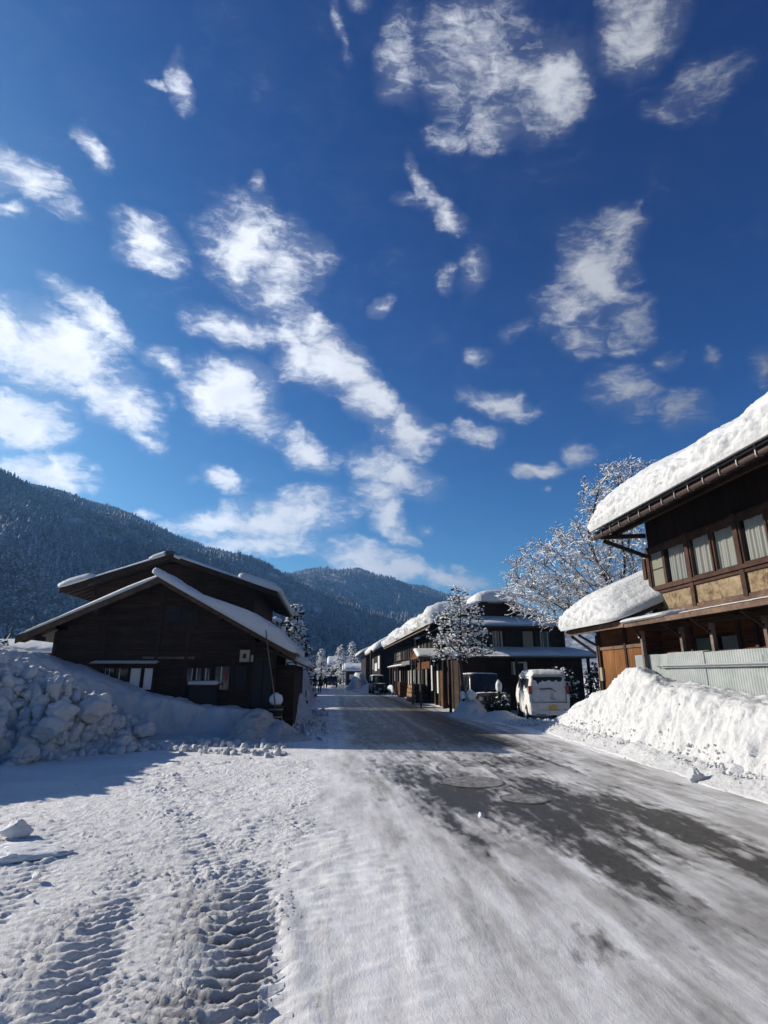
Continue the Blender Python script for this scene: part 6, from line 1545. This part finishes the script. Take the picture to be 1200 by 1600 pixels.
def person(label, x, y, rz, coat, trousers, stride=0.16, h=1.68, bag=False):
    o = thing('person', label, 'person', (x, y, 0), rz, group='people walking along the left verge')
    k = h / 1.7; S = lambda a: tuple(q * k for q in a)
    v = [S((0, 0, 0.95)), S((0, 0.0, 1.12)), S((0, 0.01, 1.35)), S((0, 0.0, 1.46)), S((0, 0.01, 1.56)), S((0, 0.015, 1.66))]
    e = [(0, 1), (1, 2), (2, 3), (3, 4), (4, 5)]; r = [(0.15, 0.11), (0.14, 0.11), (0.17, 0.12), (0.06, 0.06), (0.095, 0.10), (0.07, 0.08)]
    def chain(start, pts, rr):
        p = start
        for q, ra in zip(pts, rr): v.append(S(q)); r.append(ra); e.append((p, len(v) - 1)); p = len(v) - 1
        return p
    for s in (-1, 1):
        st = stride * s
        chain(0, [(s * 0.10, st * 0.3, 0.86), (s * 0.11, st + 0.04, 0.50), (s * 0.11, st * 1.4 - 0.03, 0.10), (s * 0.115, st * 1.4 + 0.12, 0.045)], [0.10, 0.065, 0.05, 0.045])
        wr = chain(2, [(s * 0.19, 0.0, 1.37), (s * 0.24, -st * 0.5, 1.12), (s * 0.25, -st * 1.1 + 0.06, 0.88), (s * 0.25, -st * 1.1 + 0.08, 0.82)], [0.07, 0.052, 0.038, 0.03])
        for f, (dx, dz) in enumerate(((-0.02, -0.075), (-0.007, -0.085), (0.007, -0.08), (0.02, -0.065))):
            chain(wr, [(s * 0.25 + dx * 0.8, -st * 1.1 + 0.085, 0.82 + dz * 0.6), (s * 0.25 + dx, -st * 1.1 + 0.095, 0.82 + dz)], [0.009, 0.008])
        chain(wr, [(s * 0.235, -st * 1.1 + 0.115, 0.80), (s * 0.235, -st * 1.1 + 0.125, 0.77)], [0.009, 0.008])
    me = skin_mesh(v, e, r, 1); me.materials.clear(); me.materials.append(coat)
    body = bpy.data.objects.new('body', me); COL.objects.link(body); body.parent = o
    me.materials.append(trousers); me.materials.append(plain_mat('skin_tone', (0.45, 0.27, 0.19), 0.6))
    for p in me.polygons:
        z = p.center.z / k; 
        p.material_index = 1 if z < 0.84 and abs(p.center.x) < 0.19 * k else (2 if z > 1.47 or (abs(p.center.x) > 0.2 * k and z < 0.87) else 0)
    # hair as a cap over the back and top of the head, boots
    bm = bmesh.new(); bmesh.ops.create_icosphere(bm, subdivisions=3, radius=0.108 * k)
    for q in list(bm.verts):
        q.co.z *= 1.18
    bmesh.ops.translate(bm, verts=bm.verts, vec=(0, -0.012, 1.605 * k)); bmesh.ops.delete(bm, geom=[q for q in bm.verts if q.co.y > 0.045 and q.co.z < 1.64 * k], context='VERTS')
    hm = bpy.data.meshes.new('hair'); bm.to_mesh(hm); bm.free(); hm.materials.append(MAT['dark']); ho = bpy.data.objects.new('hair', hm); COL.objects.link(ho); ho.parent = o
    fc = MB(); fc.tube([(0, 0.10 * k, 1.60 * k), (0, 0.125 * k, 1.585 * k)], 0.014, 6); fc.build('nose', me.materials[2], o, True, local=True)
    for s in (-1, 1): MB().tube([(s * 0.035, 0.098 * k, 1.615 * k), (s * 0.035, 0.104 * k, 1.615 * k)], 0.010, 6).build('eye', MAT['dark'], o, local=True)
    MB().tube([(-0.022, 0.098 * k, 1.555 * k), (0.022, 0.098 * k, 1.555 * k)], 0.005, 5).build('mouth', MAT['red'], o, local=True)
c1 = plain_mat('black_coat', (0.012, 0.012, 0.014), 0.9); c2 = plain_mat('brown_coat', (0.03, 0.018, 0.014), 0.9); c3 = plain_mat('navy_trousers', (0.012, 0.014, 0.022), 0.9); c4 = plain_mat('pale_coat', (0.3, 0.28, 0.24), 0.9)
person('walker in a black coat nearest the snow heap, leftmost of the far walkers', -1.35, 58, R(8), c1, c3, 0.15)
person('walker in a brown coat beside the one in black', -0.85, 59.5, R(-4), c2, c1, -0.15, 1.62)
person('lone dark walker further on, closest to the distant car', -0.35, 72, R(176), c1, c3, 0.12, 1.7)
person('small walker in a pale coat between the pair and the lone one', -0.75, 76, R(180), c4, c3, 0.1, 1.5)

# ------------------------------------------------------------------ poles, posts, tubs
def pole(label, pts, r, mat, name='pole', cat='pole'):
    return tag(MB().tube(pts, r, 10).build(name, mat, None, True), label, cat)
pole('thin bamboo pole leaning against the right corner of the low wooden house', [(-1.95, 17.7, 3.05), (-1.80, 17.7, 2.2), (-1.66, 17.75, 1.5), (-1.52, 17.75, 0.7)], [0.016, 0.02, 0.022, 0.024], MAT['timber_grey'], 'bamboo_pole')
pole('brown wooden post standing behind the young tree', [(6.25, 31, 0), (6.25, 31, 2.2), (6.22, 31, 4.35)], [0.11, 0.10, 0.09], MAT['timber'], 'wooden_post', 'post')
pole('slim dark pole in front of the shop house shutter', [(6.02, 39.6, 0), (6.02, 39.6, 4.1)], 0.05, MAT['timber'])
pole('black pole at the corner of the house with cream panels', [(4.45, 60.5, 0), (4.45, 60.5, 4.3)], 0.12, MAT['timber'])
def lamp_post():
    o = thing('street_lamp', 'thin green street lamp far down the right side of the street', 'street lamp', (2.55, 100, 0))
    gm = plain_mat('green_pole_paint', (0.05, 0.16, 0.17), 0.5)
    MB().tube([(2.55, 100, 0), (2.55, 100, 3.9), (2.35, 100, 4.3), (1.8, 100, 4.4)], [0.07, 0.06, 0.045, 0.04], 8).build('pole', gm, o, True)
    MB().prism([(1.9, 99.9, 4.34), (1.35, 99.9, 4.34), (1.45, 99.9, 4.48), (1.9, 99.9, 4.46)], (0, 1, 0), 0.2).build('lamp_head', gm, o)
lamp_post()
def tub():
    o = thing('wooden_tub', 'dark wooden tub topped by a ball of snow below the leaning bamboo pole', 'tub', (-1.58, 18.35, 0))
    x, y = -1.58, 18.35
    MB().tube([(x, y, 0.35), (x, y, 0.82)], [0.19, 0.24], 18).build('barrel', MAT['timber'], o, True)
    for z, r in ((0.48, 0.213), (0.70, 0.236)): MB().tube([(x, y, z), (x, y, z + 0.035)], r, 18, False).build('hoop', MAT['metal'], o)
    MB().box(x - 0.16, x + 0.16, y - 0.16, y + 0.16, 0, 0.35).build('stand', MAT['timber'], o)
    V, Fc = clod_mesh(np.random.default_rng(9), 0.205, 9, 3, planes=0); link_mesh('snow_cap', V * (1, 1, 0.95) + (x, y, 1.0), Fc, MAT['snow'], o, True)
tub()
def cabinet_box():
    o = thing('outdoor_box', 'black box capped with snow below the small windows of the black-boarded house', 'box', (-3.87, 18.8, 0))
    MB().box(-4.28, -3.46, 18.62, 18.9, 0.5, 1.42).build('casing', MAT['dark'], o); MB().box(-4.36, -3.38, 18.56, 18.92, 1.421, 1.46).build('lid', MAT['timber'], o)
    snow_slab((-4.36, 18.55, 1.465), (-3.40, 18.55, 1.465), (0, 0.34, 0), 0.10, o, 121, step=0.05, nsec=24, lump=0.04)
cabinet_box()
def marker(label, x, y, h, r=0.09):
    o = thing('marker_post', label, 'post', (x, y, 0), group='snow-capped posts before the parked cars')
    MB().tube([(x, y, 0), (x, y, h * 0.97)], r * 0.55, 10).build('shaft', MAT['timber'], o, True)
    V, Fc = clod_mesh(np.random.default_rng(int(h * 100)), 1.0, 12, 3, planes=0); link_mesh('snow_cap', V * (r * 1.15, r * 1.15, 0.26) + (x + 0.01, y, h - 0.16), Fc, MAT['snow'], o, True)
marker('post plastered with snow on its left side standing in front of the dark four-wheel-drive', 7.42, 24.9, 1.42, 0.12)
bush('low dark twiggy shrub with wisps of snow at the foot of the snow-plastered post', 7.5, 25.0, 0.34, 0.95, 41, 0.3, 160)
snow_block('white snow ball sitting on the mound at the foot of the young tree', 6.2, 24.9, 0.95, 0.24, (0.9, 0.9, 1.2), 0.4, 81, 'snow', sub=3)
snow_block('small snow ball on the mound left of the young tree trunk', 5.82, 25.0, 0.85, 0.17, (0.8, 0.8, 1.25), 0.9, 82, 'snow', sub=3)
snow_block('heap of snow on a low bench outside the shop house', 5.75, 53.5, 0.55, 0.45, (0.7, 1.5, 0.9), 0.4, 83, 'snow', sub=3)
marker('short snow-capped kerb post beside the mound at the left verge', -0.95, 27.0, 1.0, 0.10)

# ------------------------------------------------------------------ air between the village and the hills
def haze():
    m = bpy.data.materials.new('haze_air'); m.use_nodes = True; nt = m.node_tree; nt.nodes.clear()
    out = nt.nodes.new('ShaderNodeOutputMaterial'); v = nt.nodes.new('ShaderNodeVolumePrincipled')
    v.inputs['Color'].default_value = (0.22, 0.5, 1.0, 1); v.inputs['Density'].default_value = HAZE; v.inputs['Anisotropy'].default_value = 0.25
    nt.links.new(v.outputs[0], out.inputs['Volume'])
    o = MB().box(-2300, 2300, -2300, 2400, -3, 330).build('haze', m)
    tag(o, 'thin blue winter haze hanging over the valley', 'haze', kind='stuff')
HAZE = 0.00027
haze()
